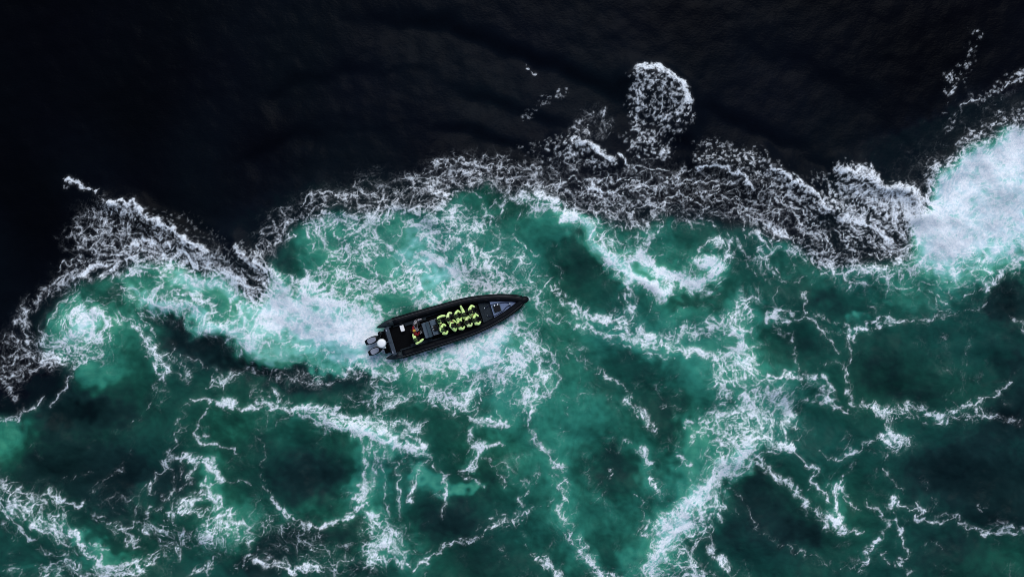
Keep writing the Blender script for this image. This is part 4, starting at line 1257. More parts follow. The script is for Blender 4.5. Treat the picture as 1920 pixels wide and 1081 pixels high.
odata = np.stack([oair_sheen, ofo, ohu], -1).astype(np.float32)
sheet('sea_beyond', ox, oy, oz, odata, okeep, 'open sea going on beyond the eddies', 'water', 'structure')
# ---------------------------------------------------------------- helpers for built things
def mat(name, color, rough=.5, metal=0.0, spec_=.18, grain=0.0, gscale=30.0, bump=0.0):
    m = bpy.data.materials.new(name); m.use_nodes = True
    nt = m.node_tree; p = nt.nodes['Principled BSDF']; L = nt.links.new
    p.inputs['Roughness'].default_value = rough; p.inputs['Metallic'].default_value = metal
    p.inputs['Specular IOR Level'].default_value = spec_
    tc = nd(nt, 'ShaderNodeTexCoord'); n = nd(nt, 'ShaderNodeTexNoise')
    n.inputs['Scale'].default_value = gscale; n.inputs['Detail'].default_value = 4
    L(tc.outputs['Object'], n.inputs['Vector'])
    r = nd(nt, 'ShaderNodeValToRGB'); L(n.outputs[0], r.inputs[0])
    lo = tuple(c*(1-grain) for c in color); hi = tuple(min(1, c*(1+grain)) for c in color)
    r.color_ramp.elements[0].position = .3; r.color_ramp.elements[0].color = (*lo, 1)
    r.color_ramp.elements[1].position = .7; r.color_ramp.elements[1].color = (*hi, 1)
    L(r.outputs[0], p.inputs['Base Color'])
    if bump:
        b = nd(nt, 'ShaderNodeBump'); b.inputs['Strength'].default_value = bump; b.inputs['Distance'].default_value = .01
        L(n.outputs[0], b.inputs['Height']); L(b.outputs[0], p.inputs['Normal'])
    return m
M = dict(
    tube=mat('black_rubber_fabric', (.0030, .0040, .0062), .5, spec_=.10, grain=.3, gscale=6, bump=.2),
    cone=mat('grey_green_rubber', (.014, .022, .027), .5, spec_=.12, grain=.25, gscale=8, bump=.2),
    strake=mat('worn_rubber_edge', (.05, .047, .052), .6, grain=.4, gscale=5),
    hull=mat('black_gelcoat', (.006, .007, .009), .25),
    deck=mat('wet_black_deck', (.0012, .0014, .0022), .6, spec_=.06, grain=.4, gscale=9, bump=.3),
    deck2=mat('dark_grey_deck', (.016, .023, .030), .6, spec_=.1, grain=.35, gscale=9, bump=.3),
    fore=mat('blue_grey_nonslip', (.135, .175, .28), .75, spec_=.1, grain=.14, gscale=18, bump=.4),
    cons=mat('grey_console_gelcoat', (.075, .108, .142), .4, grain=.12, gscale=6),
    screen=mat('dark_windscreen', (.04, .065, .085), .15, grain=.1, gscale=4),
    bar=mat('grey_painted_frame', (.040, .054, .072), .45, grain=.2, gscale=7),
    hatch=mat('black_hatch', (.006, .006, .008), .4),
    steel=mat('polished_steel', (.75, .76, .78), .25, 1.0),
    chrome=mat('pale_fitting', (.75, .77, .8), .4),
    white=mat('white_plastic', (.86, .87, .88), .45, grain=.03),
    cowl=mat('black_cowling', (.006, .008, .01), .3),
    panel=mat('silver_grey_cowl', (.23, .25, .31), .35, grain=.05, gscale=5),
    rope=mat('navy_rope', (.012, .018, .04), .8, grain=.4, gscale=60),
    seat=mat('black_seat_vinyl', (.006, .006, .007), .45),
    hivis=mat('hi_vis_yellow_fabric', (.70, .99, .33), .8, grain=.13, gscale=14, bump=.5),
    hivis2=mat('pale_hi_vis_fabric', (.75, .99, .40), .8, grain=.16, gscale=12, bump=.5),
    red=mat('red_jacket_fabric', (.20, .010, .014), .7, grain=.45, gscale=9, bump=.5),
    camo=None,
    vest=mat('black_life_vest', (.008, .012, .009), .6, grain=.5, gscale=12),
    trous=mat('black_trousers', (.006, .007, .009), .7),
    skin=mat('skin', (.50, .28, .19), .5, grain=.1),
    hair=mat('dark_hair', (.012, .009, .007), .5, grain=.5, gscale=40),
    brown=mat('brown_hair', (.055, .028, .016), .5, grain=.5, gscale=40),
    olive=mat('olive_knit_hat', (.030, .045, .016), .9, grain=.5, gscale=30),
    green=mat('dark_green_hood', (.035, .075, .020), .8, grain=.5, gscale=20),
    gold=mat('mustard_knit_hat', (.52, .30, .04), .9, grain=.4, gscale=25),
    eye=mat('dark_eye', (.02, .02, .02), .2),
    glove=mat('pale_glove', (.55, .60, .42), .8),
)
def camo():
    m = mat('grey_patterned_fabric', (.1, .1, .11), .8); nt = m.node_tree
    r = [n for n in nt.nodes if n.type == 'VALTORGB'][0]; n = [n for n in nt.nodes if n.type == 'TEX_NOISE'][0]
    n.inputs['Scale'].default_value = 11; n.inputs['Detail'].default_value = 2
    e = r.color_ramp.elements; e[0].position = .44; e[0].color = (.018, .017, .019, 1); e[1].position = .56; e[1].color = (.36, .34, .36, 1)
    return m
M['camo'] = camo()

def empty(name, loc, rz=0.0, parent=None):
    o = bpy.data.objects.new(name, None); col.objects.link(o); o.empty_display_size = .2
    o.location = loc; o.rotation_euler = (0, 0, rz); o.parent = parent
    return o
def tag(o, label=None, cat=None, group=None, kind=None):
    for k, v in (('label', label), ('category', cat), ('group', group), ('kind', kind)):
        if v: o[k] = v
    return o
def link(name, bm, m, parent=None, smooth=False, loc=None, mats=None):
    me = bpy.data.meshes.new(name); bmesh.ops.recalc_face_normals(bm, faces=bm.faces); bm.to_mesh(me); bm.free()
    for mm in (mats or [m]): me.materials.append(mm)
    if smooth: me.polygons.foreach_set('use_smooth', [True]*len(me.polygons))
    o = bpy.data.objects.new(name, me); col.objects.link(o); o.parent = parent
    if loc: o.location = loc
    return o
def box(bm, c, s, bev=0.0, rz=0.0, ry=0.0, seg=2):
    g = bmesh.ops.create_cube(bm, size=1.0); v = g['verts']
    bmesh.ops.scale(bm, vec=s, verts=v)
    if bev:
        r = bmesh.ops.bevel(bm, geom=list({e for x in v for e in x.link_edges}), offset=bev, segments=seg, affect='EDGES', profile=.5)
        v = list({x for f in r['faces'] for x in f.verts} | {x for x in v if x.is_valid})
    bmesh.ops.rotate(bm, cent=(0, 0, 0), matrix=Matrix.Rotation(rz, 3, 'Z') @ Matrix.Rotation(ry, 3, 'Y'), verts=v)
    bmesh.ops.translate(bm, vec=c, verts=v)
    return v
def prism(bm, poly, z0, z1, bev=0.0):
    b = [bm.verts.new((x, y, z0)) for x, y in poly]; t = [bm.verts.new((x, y, z1)) for x, y in poly]
    n = len(poly)
    bm.faces.new(b[::-1]); top = bm.faces.new(t)
    for k in range(n): bm.faces.new((b[k], b[(k+1) % n], t[(k+1) % n], t[k]))
    if bev: bmesh.ops.bevel(bm, geom=list(top.edges), offset=bev, segments=2, affect='EDGES', profile=.5)
def sweep(bm, pts, rad, n=10, caps=True):
    """round bar along points; rad one number or one per point"""
    P = [Vector(p) for p in pts]; N = len(P)
    rad = [rad]*N if not hasattr(rad, '__len__') else rad
    rings = []
    for k in range(N):
        t = (P[min(k+1, N-1)]-P[max(k-1, 0)]).normalized()
        ref = Vector((0, 0, 1)) if abs(t.z) < .9 else Vector((1, 0, 0))
        a = t.cross(ref).normalized(); b = a.cross(t)
        rings.append([bm.verts.new(P[k]+rad[k]*(math.cos(q)*a+math.sin(q)*b)) for q in [2*math.pi*i/n for i in range(n)]])
    for r0, r1 in zip(rings, rings[1:]):
        for i in range(n): bm.faces.new((r0[i], r0[(i+1) % n], r1[(i+1) % n], r1[i]))
    if caps:
        bm.faces.new(rings[0][::-1]); bm.faces.new(rings[-1])
def disc(bm, c, r, h, n=20, r2=None):
    g = bmesh.ops.create_cone(bm, cap_ends=True, segments=n, radius1=r, radius2=r if r2 is None else r2, depth=h)
    bmesh.ops.translate(bm, vec=c, verts=g['verts']); return g['verts']
def ball(bm, c, r, u=12, v=8, sc=(1, 1, 1)):
    g = bmesh.ops.create_uvsphere(bm, u_segments=u, v_segments=v, radius=r)
    bmesh.ops.scale(bm, vec=sc, verts=g['verts']); bmesh.ops.translate(bm, vec=c, verts=g['verts']); return g['verts']

# ---------------------------------------------------------------- the inflatable boat (local: x towards the bow, y to port; 1 unit = 4 cm)
HEAD = math.atan2(83, 274)
boat = empty('inflatable_boat', (wx(717), wy(642), 0.0), HEAD)
tag(boat, 'long black rigid inflatable boat with two outboard motors crossing the foam', 'boat')
HW = [(0, 30), (12, 36.7), (35, 38.2), (100, 37.4), (143, 36.4), (165, 35.6), (180, 34.2), (201, 31.0), (220, 27.0), (236, 23.2), (251, 18.2), (262, 14.2), (271, 10.4), (279, 6.2), (284, 3.0), (286.2, 0)]
def hw(u): return float(np.interp(u, [a for a, b in HW], [b for a, b in HW]))
def dk(u): return 13.4 if u < 200 else 13.4-1.6*(u-200)/86
TZ = lambda u: .62+.30*max(0, (u-150)/136)**2
TR = .27
us = list(np.arange(33, 262, 7))+[262, 267, 271, 274]
side = [(u, max(0, hw(u)-6.75-(0 if u < 255 else 1.4*(u-255)/21))) for u in us]
path = [(u*U, c*U, TZ(u)) for u, c in side]+[(277.6*U, 0, TZ(279))]+[(u*U, -c*U, TZ(u)) for u, c in reversed(side)]
bm = bmesh.new(); sweep(bm, path, [TR-(0.02 if p[0] > 10.2 else 0) for p in path], 20); ball(bm, (276.2*U, 0, TZ(278)), .31, 24, 14, (1.28, .88, .86)); link('tube', bm, M['tube'], boat, True)
for s in (1, -1):                                     # tapering tube ends at the stern
    cu = [33, 26, 19, 12, 6, 2, 0]; cr = [.272, .268, .245, .19, .12, .06, .02]
    cy = [hw(33)-6.75, 31.2, 30.8, 30.4, 30.2, 30.0, 29.9]
    bm = bmesh.new(); sweep(bm, [(a*U, s*y*U, .62) for a, y in zip(cu, cy)], cr, 20); link('tube_end', bm, M['cone'], boat, True)
    bm = bmesh.new(); box(bm, (24*U, s*31.2*U, .885), (.22, .09, .03), .01, s*-.02); link('tube_handle', bm, M['hatch'], boat)
    bm = bmesh.new(); sweep(bm, [(u*U, s*(hw(u)-3.2)*U, TZ(u)+.222) for u in range(20, 276, 6)], .022, 6); link('rubbing_strake', bm, M['strake'], boat, True)
    bm = bmesh.new(); sweep(bm, [(u*U, s*(hw(u)+.35)*U, TZ(u)-.03) for u in range(30, 280, 6)], .03, 6); link('bumper_strip', bm, M['hull'], boat, True)
    for u in range(50, 230, 22):
        bm = bmesh.new(); sweep(bm, [(u*U, s*(hw(u)-9.2)*U, TZ(u)+.235), ((u+3)*U, s*(hw(u+3)-8.8)*U, TZ(u)+.29), ((u+8)*U, s*(hw(u+8)-8.8)*U, TZ(u)+.29), ((u+11)*U, s*(hw(u+11)-9.2)*U, TZ(u)+.235)], .014, 6)
        link('grab_handle', bm, M['hatch'], boat, True)
    bm = bmesh.new(); box(bm, (105*U, s*22.8*U, .50), (150*U, .10, .10), .015); link('toe_rail', bm, M['deck2'], boat)
    bm = bmesh.new(); box(bm, (72*U, s*20*U-(.04 if s < 0 else 0), .47), (42*U, .24, .18), .03); link('side_locker', bm, M['deck2'], boat)
# hull and decks
bm = bmesh.new(); rows = []
for u in [14, 60, 120, 170, 205, 230, 250, 266, 276]:
    w = max(.02, (hw(u)-9)*U); k = -.35+.75*max(0, (u-170)/110)**2
    rows.append([bm.verts.new((u*U, y, z)) for y, z in ((-w, .42), (-w*.95, .1), (0, k), (w*.95, .1), (w, .42))])
for a, b in zip(rows, rows[1:]):
    for k in range(4): bm.faces.new((a[k], a[k+1], b[k+1], b[k]))
bm.faces.new(rows[0])
link('hull', bm, M['hull'], boat)
def inner(u, e=0): return (hw(u)-13.0+e)*U
def deckpoly(u0, u1, e=1.0, n=10):
    a = [(u*U, max(.0, inner(u, e))) for u in np.linspace(u0, u1, n)]
    return a+[(x, -y) for x, y in reversed(a) if y > 1e-4]
bm = bmesh.new(); prism(bm, deckpoly(18, 216), .34, .38); link('deck', bm, M['deck'], boat)
bm = bmesh.new(); prism(bm, deckpoly(193, 214.6, .6), .40, .58, .02); link('bow_step', bm, M['deck2'], boat)
fd = [(215, 14.8), (228, 12.6), (242, 9.6), (254, 6.0), (263, 2.4), (267.6, .3)]
poly = [(a*U, b*U) for a, b in fd]+[(a*U, -b*U-(.03 if a < 250 else 0)) for a, b in reversed(fd)]
bm = bmesh.new(); prism(bm, poly, .55, .80, .02); link('foredeck', bm, M['fore'], boat)
bm = bmesh.new(); box(bm, (224.6*U, -.02, .825), (15*U, 15*U, .03), .012); link('hatch_frame', bm, M['cons'], boat)
bm = bmesh.new(); box(bm, (224.8*U, -.02, .855), (12.2*U, 12.4*U, .04), .03); fh = link('deck_hatch', bm, M['hatch'], boat)
for uu in (-3.0, 3.2):
    bm = bmesh.new(); box(bm, ((224.8+uu)*U, 6.6*U-.02, .88), (.07, .10, .03), .01); link('hinge', bm, M['chrome'], fh)
bm = bmesh.new(); disc(bm, (250*U, -.02, .86), .05, .16, 16); sweep(bm, [(250*U, -.16, .91), (250*U, .12, .91)], .03, 8); link('mooring_bitt', bm, M['steel'], boat, True)
for (a, b) in ((202.6, 6.1), (203.4, -8.4)):
    bm = bmesh.new(); sweep(bm, [(a*U, (b-2.0)*U, .63), (a*U, (b+2.0)*U, .63)], .022, 8); disc(bm, (a*U, (b-.7)*U, .6), .02, .05, 8); disc(bm, (a*U, (b+.7)*U, .6), .02, .05, 8)
    link('cleat', bm, M['steel'], boat, True)
# console in two steps, with windscreen, wheel and instruments
def slab(name, u0, u1, v0, v1, z0, z1, m, bev=.03, parent=boat):
    bm = bmesh.new(); box(bm, ((u0+u1)/2*U, (v0+v1)/2*U, (z0+z1)/2), ((u1-u0)*U, (v1-v0)*U, z1-z0), bev); return link(name, bm, m, parent)
cons = slab('console', 83.5, 97, -15.5, 13.2, .38, 1.34, M['cons'], .05)
bm = bmesh.new(); box(bm, (94*U, -1.2*U, 1.46), (5.6*U, 28*U, .035), .012, 0, .75); link('windscreen', bm, M['screen'], cons)
bm = bmesh.new(); sweep(bm, [(97*U, -15.4*U, 1.33), (97.6*U, -15*U, 1.40), (97.6*U, 12.6*U, 1.40), (97*U, 13*U, 1.33)], .02, 6); link('windscreen_rail', bm, M['bar'], cons, True)
bm = bmesh.new()
g = [(83.6*U+.02*math.cos(t), 5*U+.17*math.sin(t), 1.36+.17*math.cos(t)) for t in np.linspace(0, 2*math.pi, 20)]
sweep(bm, g, .016, 6); sweep(bm, [(82.5*U, 5*U, 1.36), (85*U, 5*U, 1.28)], .03, 6); link('steering_wheel', bm, M['hatch'], cons, True)
for q, (a, b) in enumerate(((79.6, -2.4), (77.0, -3.6), (79.0, -.2))):
    bm = bmesh.new(); box(bm, (a*U, b*U, 1.30), (.06, .045, .07), .015); link('throttle_lever', bm, M['chrome'], cons)
slab('instrument_shelf', 79.5, 83.4, -5, 8, 1.0, 1.26, M['hatch'], .02, cons)
box_f = slab('console_locker', 98.2, 111.5, -13.8, 13.6, .38, 1.02, M['cons'], .04)
for vv in (13.6, -13.8):
    bm = bmesh.new(); sweep(bm, [(99*U, vv*U, 1.03), (111.5*U, vv*U, 1.03)], .014, 6); link('trim', bm, M['panel'], box_f, True)
bm = bmesh.new(); box(bm, (106*U, -1.6*U, 1.035), (9.4*U, 11*U, .03), .10, seg=3)
lh = link('locker_hatch', bm, M['hatch'], box_f)
for vv in (1.5, -3.6):
    bm = bmesh.new(); box(bm, (101.6*U, vv*U, 1.06), (.09, .06, .03), .01); link('hinge', bm, M['chrome'], lh)
# roll bar, radar dome and transom
rb = slab('roll_bar', 18.4, 26.0, -27.4, 25.4, 1.60, 1.70, M['bar'], .03)
for vv in (-25.4, 23.6):
    bm = bmesh.new(); sweep(bm, [(26*U, vv*U, .70), (24*U, vv*U, 1.2), (22*U, vv*U*.99, 1.62)], .05, 8); link('roll_bar_post', bm, M['bar'], rb, True)
for vv in (-21.5, 20.0):
    bm = bmesh.new(); box(bm, (20.4*U, vv*U, 1.715), (.07, .16, .03), .01); link('lashing_eye', bm, M['panel'], rb)
bm = bmesh.new(); box(bm, (21.5*U, -1.2*U, 1.74), (.13, .16, .07), .02); sweep(bm, [(21*U, -1.2*U, 1.72), (10*U, 0, 1.86)], .03, 8); link('dome_bracket', bm, M['bar'], rb)
bm = bmesh.new()
disc(bm, (6.5*U, .0, 1.92), .335, .12, 32); disc(bm, (6.5*U, .0, 2.02), .335, .08, 32, .27); ball(bm, (6.5*U, 0, 2.04), .27, 24, 10, (1, 1, .22))
link('radar_dome', bm, M['white'], boat, True)
bm = bmesh.new(); sweep(bm, [(6.5*U, 0, .6), (6.5*U, 0, 1.86)], .045, 10); link('dome_mast', bm, M['hatch'], boat, True)
slab('transom', 12.5, 17.5, -23.5, 23.5, .05, .86, M['hull'], .03)
slab('engine_well', 2.0, 12.4, -21.5, 20.5, .30, .62, M['deck'], .03)
bm = bmesh.new(); disc(bm, (4.5*U, 17.6*U, .78), .17, .3, 18); ball(bm, (4.5*U, 17.6*U, .93), .165, 16, 8, (1, 1, .35)); link('fuel_canister', bm, M['hull'], boat, True)
bm = bmesh.new(); box(bm, (-2.2*U, 4.4*U, 1.2), (.12, .09, .09), .02); sweep(bm, [(-2.2*U, 4.4*U, 1.2), (6.5*U, 0, 1.5)], .02, 6); link('stern_light', bm, M['chrome'], boat)
bm = bmesh.new(); box(bm, (7.6*U, -9.6*U, 1.2), (.12, .10, .09), .02); sweep(bm, [(7.6*U, -9.6*U, 1.2), (1*U, -9.8*U, 1.05)], .022, 6); sweep(bm, [(7.6*U, -9.6*U, 1.2), (6.5*U, 0, 1.4)], .02, 6); link('deck_light', bm, M['chrome'], boat)
# twin outboards
def lozenge(bm, L0, L1, W, z0, z1, taper, n=9):
    rows = []
    for t in np.linspace(0, 1, n):
        x = L0+(L1-L0)*t
        k = (math.sin(math.pi*min(1, .18+t*.62))**.7)*(1 if t < .85 else 1-.25*(t-.85)/.15)
        w = W*k
        rows.append((x, w))
    for zi, (z, sc) in enumerate(((z0, .86), ((z0+z1)/2, 1.0), (z1-.06, .93), (z1, taper))):
        yield [bm.verts.new((L0+(x-L0-(L1-L0)/2)*sc+(L1-L0)/2, s*w*sc, z)) for s in (1,) for x, w in rows]+[bm.verts.new((L0+(x-L0-(L1-L0)/2)*sc+(L1-L0)/2, -w*sc, z)) for x, w in reversed(rows)]
def loftz(bm, rings):
    rings = list(rings); n = len(rings[0])
    for a, b in zip(rings, rings[1:]):
        for i in range(n): bm.faces.new((a[i], a[(i+1) % n], b[(i+1) % n], b[i]))
    bm.faces.new(rings[0][::-1]); bm.faces.new(rings[-1])
for s in (1, -1):
    bm = bmesh.new(); loftz(bm, lozenge(bm, -.52, .52, .265, .55, 1.20, .70))
    eng = link('outboard_motor', bm, M['cowl'], boat, True, (-13.6*U, s*10.2*U, 0)); eng.rotation_euler = (0, 0, R(7))
    bm = bmesh.new()
    prism(bm, [(-.25, .17), (-.10, .205), (.16, .185), (.33, .13), (.37, 0), (.33, -.13), (.16, -.185), (-.10, -.205), (-.25, -.17), (-.30, 0)], 1.17, 1.232, .02)
    link('cowl_panel', bm, M['panel'], eng)
    bm = bmesh.new(); box(bm, (.02, 0, .18), (.30, .16, .8), .04); box(bm, (.0, 0, -.35), (.55, .10, .3), .04); link('drive_leg', bm, M['cowl'], eng)
    bm = bmesh.new(); box(bm, (.48, 0, .66), (.26, .30, .34), .03); link('mounting_bracket', bm, M['hull'], eng)
# jockey seats: five rows of two, and three bolsters at the helm
SEATS = [(117, 9.6), (116.6, -8.6), (133.5, 6.6), (136.2, -6.8), (148.7, 8.2), (148.3, -9.0), (162.8, 6.4), (164, -8.4), (178, 8.0), (178.6, -8.9)]
HELM = [(67, 4.6), (66.5, -12.0), (74, 14.2)]
def seat_bm(s_, b_):
    box(s_, (0, 0, .30), (.50, .30, .46), .06); box(b_, (-.24, 0, .68), (.09, .28, .40), .04)
s0 = None
for a, b in SEATS+HELM:
    if s0 is None:
        b1, b2 = bmesh.new(), bmesh.new(); seat_bm(b1, b2)
        s0 = link('jockey_seat', b1, M['seat'], boat); k0 = link('backrest', b2, M['seat'], s0)
        s_ = s0
    else:
        s_ = s0.copy(); col.objects.link(s_); s_.parent = boat
        k_ = k0.copy(); col.objects.link(k_); k_.parent = s_
    s_.location = (a*U, b*U, .38)
def bworld(u, v, z):
    c, s = math.cos(HEAD), math.sin(HEAD); x, y = u*U, v*U
    return Vector((wx(717)+x*c-y*s, wy(642)+x*s+y*c, z))
# things carried on board
cb = empty('cool_box', bworld(45.8, 15.0, .384), HEAD); tag(cb, 'small white lidded box on the black aft deck', 'box')
bm = bmesh.new(); box(bm, (0, 0, .15), (.26, .43, .30), .03); link('box_body', bm, M['white'], cb)
bm = bmesh.new(); box(bm, (0, 0, .335), (.29, .46, .06), .035, seg=3); link('lid', bm, M['white'], cb)
for nm, pts, lab in (('port', [(250, 1.8, .84), (243, 5.2, .825), (232, 7.4, .83), (216.5, 9.0, .81), (214, 9.2, .62), (203, 6.2, .645)], 'dark rope running from the bow bitt past the upper side of the foredeck hatch'),
                     ('stbd', [(250, -2.0, .84), (243, -3.0, .825), (234, -8.3, .83), (226, -10.6, .82), (216.5, -12.6, .81), (214, -12.4, .62), (203.5, -8.5, .645)], 'dark rope running from the bow bitt past the lower side of the foredeck hatch')):
    bm = bmesh.new(); pp = smooth([p for p in [(a, b) for a, b, z in pts]], 5); zz = np.interp(np.linspace(0, 1, len(pp)), np.linspace(0, 1, len(pts)), [z for a, b, z in pts])
    o0 = bworld(250, 0, 0)
    sweep(bm, [bworld(a, b, z)-o0 for (a, b), z in zip(pp, zz)], .028, 6)
    tag(link('mooring_rope', bm, M['rope'], None, True, o0), lab, 'rope', 'mooring ropes on the foredeck')
# ---------------------------------------------------------------- people
def skin_mesh(name, verts, edges, radii, m, parent, root=0, sub=1):
    me = bpy.data.meshes.new(name); me.from_pydata([tuple(v) for v in verts], edges, [])
    o = bpy.data.objects.new(name, me); col.objects.link(o)
    md = o.modifiers.new('skin', 'SKIN'); md.use_smooth_shade = True
    lay = me.skin_vertices[0].data
    for k, r in enumerate(radii):
        r = r if hasattr(r, '__len__') else (r, r); lay[k].radius = r
        lay[k].use_root = (k == root)
    sb = o.modifiers.new('sub', 'SUBSURF'); sb.levels = sub; sb.render_levels = sub
    dg = bpy.context.evaluated_depsgraph_get()
    nm = bpy.data.meshes.new_from_object(o.evaluated_get(dg)); nm.name = name
    nm.materials.clear(); nm.materials.append(m)
    nm.polygons.foreach_set('use_smooth', [True]*len(nm.polygons))
    o.modifiers.clear(); o.data = nm; bpy.data.meshes.remove(me)
    o.parent = parent
    return o
class Graph:
    def __init__(s): s.v, s.e, s.r = [], [], []
    def add(s, p, r, frm=None):
        s.v.append(Vector(p)); s.r.append(r); k = len(s.v)-1
        if frm is not None: s.e.append((frm, k))
        return k
    def chain(s, frm, pts):
        for p, r in pts: frm = s.add(p, r, frm)
        return frm
def bend(sh, ha, out, l=.29):
    """elbow between shoulder and hand, pushed outwards"""
    mid = (sh+ha)/2; dv = ha-sh; h = math.sqrt(max(.002, l*l-min(dv.length, 2*l-.02)**2/4))
    o = (out-out.dot(dv)/dv.length_squared*dv).normalized()
    return mid+o*h
def person(u, v, label, jacket='hivis', hat='hair', lh=(.48, .13, .38), rh=(.48, -.13, .38), lean=.10, yaw=0.0, head=(.0, 0), stand=False, tall=1.0, hood=False, vest='vest', turn=0.0):
    zh = .95 if not stand else 1.0                               # hip height above the deck plane origin
    base = empty('person', bworld(u, v, .384), HEAD+yaw); base.scale = (tall*1.06,)*3
    tag(base, label, 'person', 'people aboard the inflatable boat')
    zh -= .384
    if stand: zh = .90
    H = Vector((-.06, 0, zh)); C = H+Vector((lean*.7, 0, .30)); S = H+Vector((lean, 0, .46)); N = S+Vector((.01+lean*.1, 0, .09)); Hd = N+Vector((.03+head[0], head[1], .13))
    SL, SR = S+Vector((turn*.1, .19, -.02)), S+Vector((-turn*.1, -.19, -.02))
    HL, HR = H+Vector(lh), H+Vector(rh)
    for q in (0, 1):
        sh, ha = (SL, HL) if q == 0 else (SR, HR)
        if (ha-sh).length > .60: ha[:] = sh+(ha-sh).normalized()*.60
    EL = bend(SL, HL, Vector((-.3, 1, -.5))); ER = bend(SR, HR, Vector((-.3, -1, -.5)))
    if stand: legs = [[(H.x+.02, .11, zh-.44), (H.x-.02, .12, .06), (H.x+.12, .13, .03)], [(H.x+.06, -.11, zh-.44), (H.x, -.12, .06), (H.x+.14, -.13, .03)]]
    else: legs = [[(H.x+.40, s*.24, zh-.06), (H.x+.30, s*.25, .09), (H.x+.45, s*.27, .04)] for s in (1, -1)]
    # body: one continuous figure
    g = Graph(); p = g.add(H, (.13, .11)); c = g.add(C, (.14, .10), p); s = g.add(S, (.11, .08), c); n = g.add(N, .055, s)
    hd = g.add(Hd-Vector((0, 0, .03)), (.072, .080), n); g.add(Hd+Vector((-.01, 0, .07)), (.066, .074), hd)
    fx = Hd+Vector((.088, 0, -.015)); g.add(fx, .016, hd)                                        # nose
    for sg in (1, -1): g.add(Hd+Vector((-.005, sg*.088, -.01)), .016, hd)                         # ears
    for A, E, W, sg in ((SL, EL, HL, 1), (SR, ER, HR, -1)):
        w = g.chain(s, [(A, .055), ((A+E)/2, .047), (E, .042), ((E+W)/2, .036), (W, .028)])
        d_ = (W-E).normalized(); sidev = d_.cross(Vector((0, 0, 1))).normalized(); dn = sidev.cross(d_)
        pm = g.add(W+d_*.06, (.036, .020), w)
        for f in range(4):                                                                       # fingers curled round the grip
            o_ = sidev*(-.028+.0185*f); ln = (.030, .036, .034, .026)[f]
            b0 = W+d_*.10+o_
            g.chain(pm, [(b0, .0095), (b0+d_*ln*.7-dn*ln*.5, .0088), (b0+d_*ln*.5-dn*ln*1.4, .0078)])
        tb = W+d_*.05-sidev*sg*.035
        g.chain(pm, [(tb+d_*.02-dn*.012, .011), (tb+d_*.05-dn*.03, .009)])
    for lg in legs: g.chain(p, [((H+Vector(lg[0]))/2+Vector((0, 0, .01)), .078), (lg[0], .058), (lg[1], .042), (lg[2], .038)])
    bd = skin_mesh('body', g.v, g.e, g.r, M['skin'], base); bd.data.materials.append(M['vest'])
    for f in bd.data.polygons:                                                # dark gloves
        if min((f.center-HL).length, (f.center-HR).length) < .17: f.material_index = 1
    # jacket
    g = Graph(); p = g.add(H+Vector((0, 0, -.02)), (.21, .19)); c = g.add(C, (.21, .185), p); s = g.add(S, (.165, .145), c); g.add(N+Vector((-.01, 0, -.01)), .085, s)
    for A, E, W in ((SL, EL, HL), (SR, ER, HR)):
        g.chain(s, [(A, .118), ((A+E)/2, .108), (E, .100), ((E+W)/2, .088), (W-(W-E).normalized()*.01, .062)])
    jk = skin_mesh('jacket', g.v, g.e, g.r, M[jacket], base)
    if hood:
        bm = bmesh.new(); ball(bm, tuple(N+Vector((-.10, 0, .0))), .13, 14, 10, (.8, 1.15, .6)); link('hood', bm, M[jacket], jk, True)
    # trousers and boots
    g = Graph(); p = g.add(H+Vector((0, 0, -.03)), (.155, .14))
    for lg in legs: g.chain(p, [((H+Vector(lg[0]))/2+Vector((0, 0, .01)), .105), (lg[0], .085), (Vector(lg[0]).lerp(Vector(lg[1]), .85), .068)])
    skin_mesh('trousers', g.v, g.e, g.r, M['trous'], base)
    for lg in legs:
        bm = bmesh.new(); box(bm, (lg[1][0]+.07, lg[1][1], .055), (.29, .11, .11), .04); link('boot', bm, M['seat'], base)
    # life vest: two lobes over the chest joined behind the neck
    if vest:
        bm = bmesh.new(); pts = []
        for t in np.linspace(-1, 1, 15):
            a = t*math.pi*.92
            pts.append(S+Vector((.045-.155*math.cos(a)+(.06 if abs(t) > .6 else 0), .125*math.sin(a) if abs(t) < .55 else math.copysign(.105, t), .075-.16*max(0, abs(t)-.5)*1.2)))
        sweep(bm, pts, .040, 8); link('life_vest', bm, M[vest], base, True)
        bm = bmesh.new(); box(bm, tuple(C+Vector((.15, 0, .02))), (.08, .20, .22), .03); link('chest_pocket', bm, M[vest], base)
    # hair or hat, eyes, mouth
    bm = bmesh.new(); vv = ball(bm, tuple(Hd+Vector((-.012, 0, .035))), .108, 16, 12, (1.02, .92, .95))
    cut = [x for x in bm.verts if x.co.z < Hd.z+(.03 if x.co.x > Hd.x else -.055)]
    bmesh.ops.delete(bm, geom=cut, context='VERTS')
    link('hair' if hat in ('hair', 'brown') else 'hat', bm, M[hat], base, True)
    for sg in (1, -1):
        bm = bmesh.new(); ball(bm, tuple(Hd+Vector((.075, sg*.032, .012))), .012, 8, 6); link('eye', bm, M['eye'], base, True)
    bm = bmesh.new(); box(bm, tuple(Hd+Vector((.082, 0, -.055))), (.012, .045, .010), .003); link('mouth', bm, M['red'], base)
    return base
GR = (.46, .12, .36), (.46, -.12, .36)
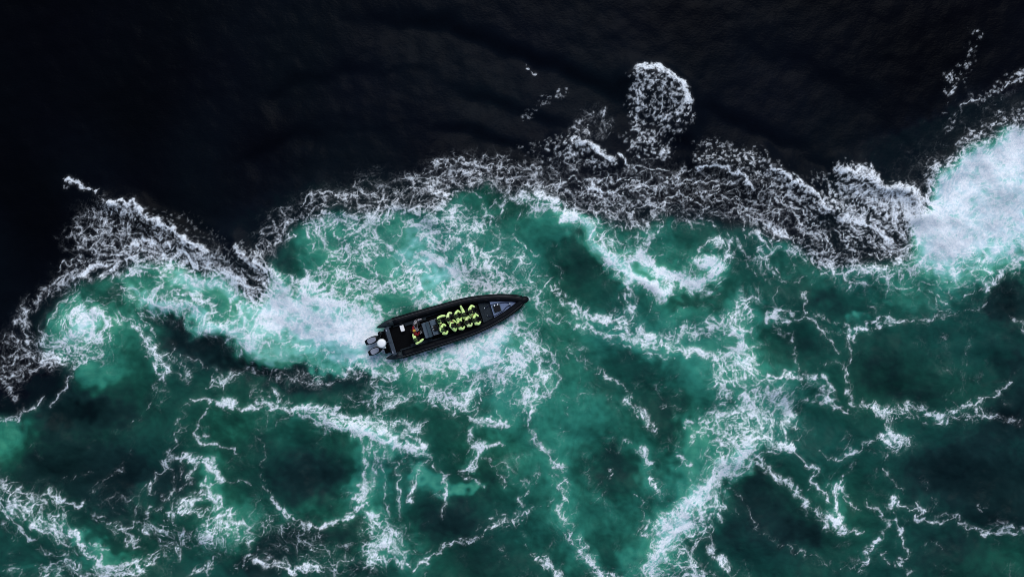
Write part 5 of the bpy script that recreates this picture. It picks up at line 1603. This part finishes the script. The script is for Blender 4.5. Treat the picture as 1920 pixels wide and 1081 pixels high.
person(117, 9.4, 'person in yellow jacket on the rearmost passenger seat, right arm stretched out towards the neighbour', lh=(.62, .16, .42), rh=(-.10, -.62, .30), lean=.06, hat='green', turn=-.3)
person(116.8, -8.7, 'person in yellow jacket with green hood, right behind the console locker on the starboard side', lh=(.44, .14, .36), rh=(.46, -.16, .34), hat='green', hood=True)
person(133, 6.6, 'person in yellow jacket, second seat from the rear in the port row, left elbow raised', lh=(.50, .30, .42), rh=(.40, -.16, .36), hat='hair', jacket='hivis2')
person(136.4, -6.8, 'person in yellow jacket with broad back, second seat from the rear in the starboard row', lh=(.42, .10, .34), rh=(.36, -.18, .30), hat='hair', hood=True, tall=1.05)
person(148.7, 8.0, 'person in yellow jacket on the middle seat of the port row', lh=(.46, .10, .36), rh=(.46, -.18, .36), hat='olive')
person(148.2, -9.0, 'brown haired person in yellow jacket on the middle seat of the starboard row', lh=(.40, .16, .36), rh=(.50, -.18, .36), hat='brown')
person(162.8, 6.2, 'person in yellow jacket reaching the left arm out over the port side', lh=(.06, .70, .66), rh=(.44, -.14, .36), hat='olive', turn=.3)
person(164, -8.4, 'person in yellow jacket in the starboard row, beside the one with the outstretched arm', lh=(.46, .14, .36), rh=(.46, -.12, .36), hat='hair', jacket='hivis2')
person(178, 7.8, 'person in yellow jacket leaning back in the foremost seat of the port row', lh=(.40, .20, .36), rh=(.36, -.16, .36), lean=.02, hat='hair', tall=1.04)
person(178.6, -8.9, 'person in yellow jacket in the foremost seat of the starboard row', lh=(.46, .14, .36), rh=(.50, -.18, .36), hat='olive')
person(67.5, 4.8, 'person in red jacket and mustard hat standing behind the console', jacket='red', hat='gold', lh=(.42, .10, .30), rh=(.44, -.16, .30), stand=True, vest=None, lean=.12)
person(66.8, -12.2, 'person in yellow jacket standing beside the red jacket, one arm on the console', lh=(.12, .24, .16), rh=(.66, -.06, .34), hat='green', stand=True, lean=.05)
person(74, 13.6, 'person in grey patterned jacket standing behind the console on the port side', jacket='camo', hat='hair', lh=(.62, .22, .36), rh=(.20, -.30, .24), stand=True, vest=None, turn=.2)
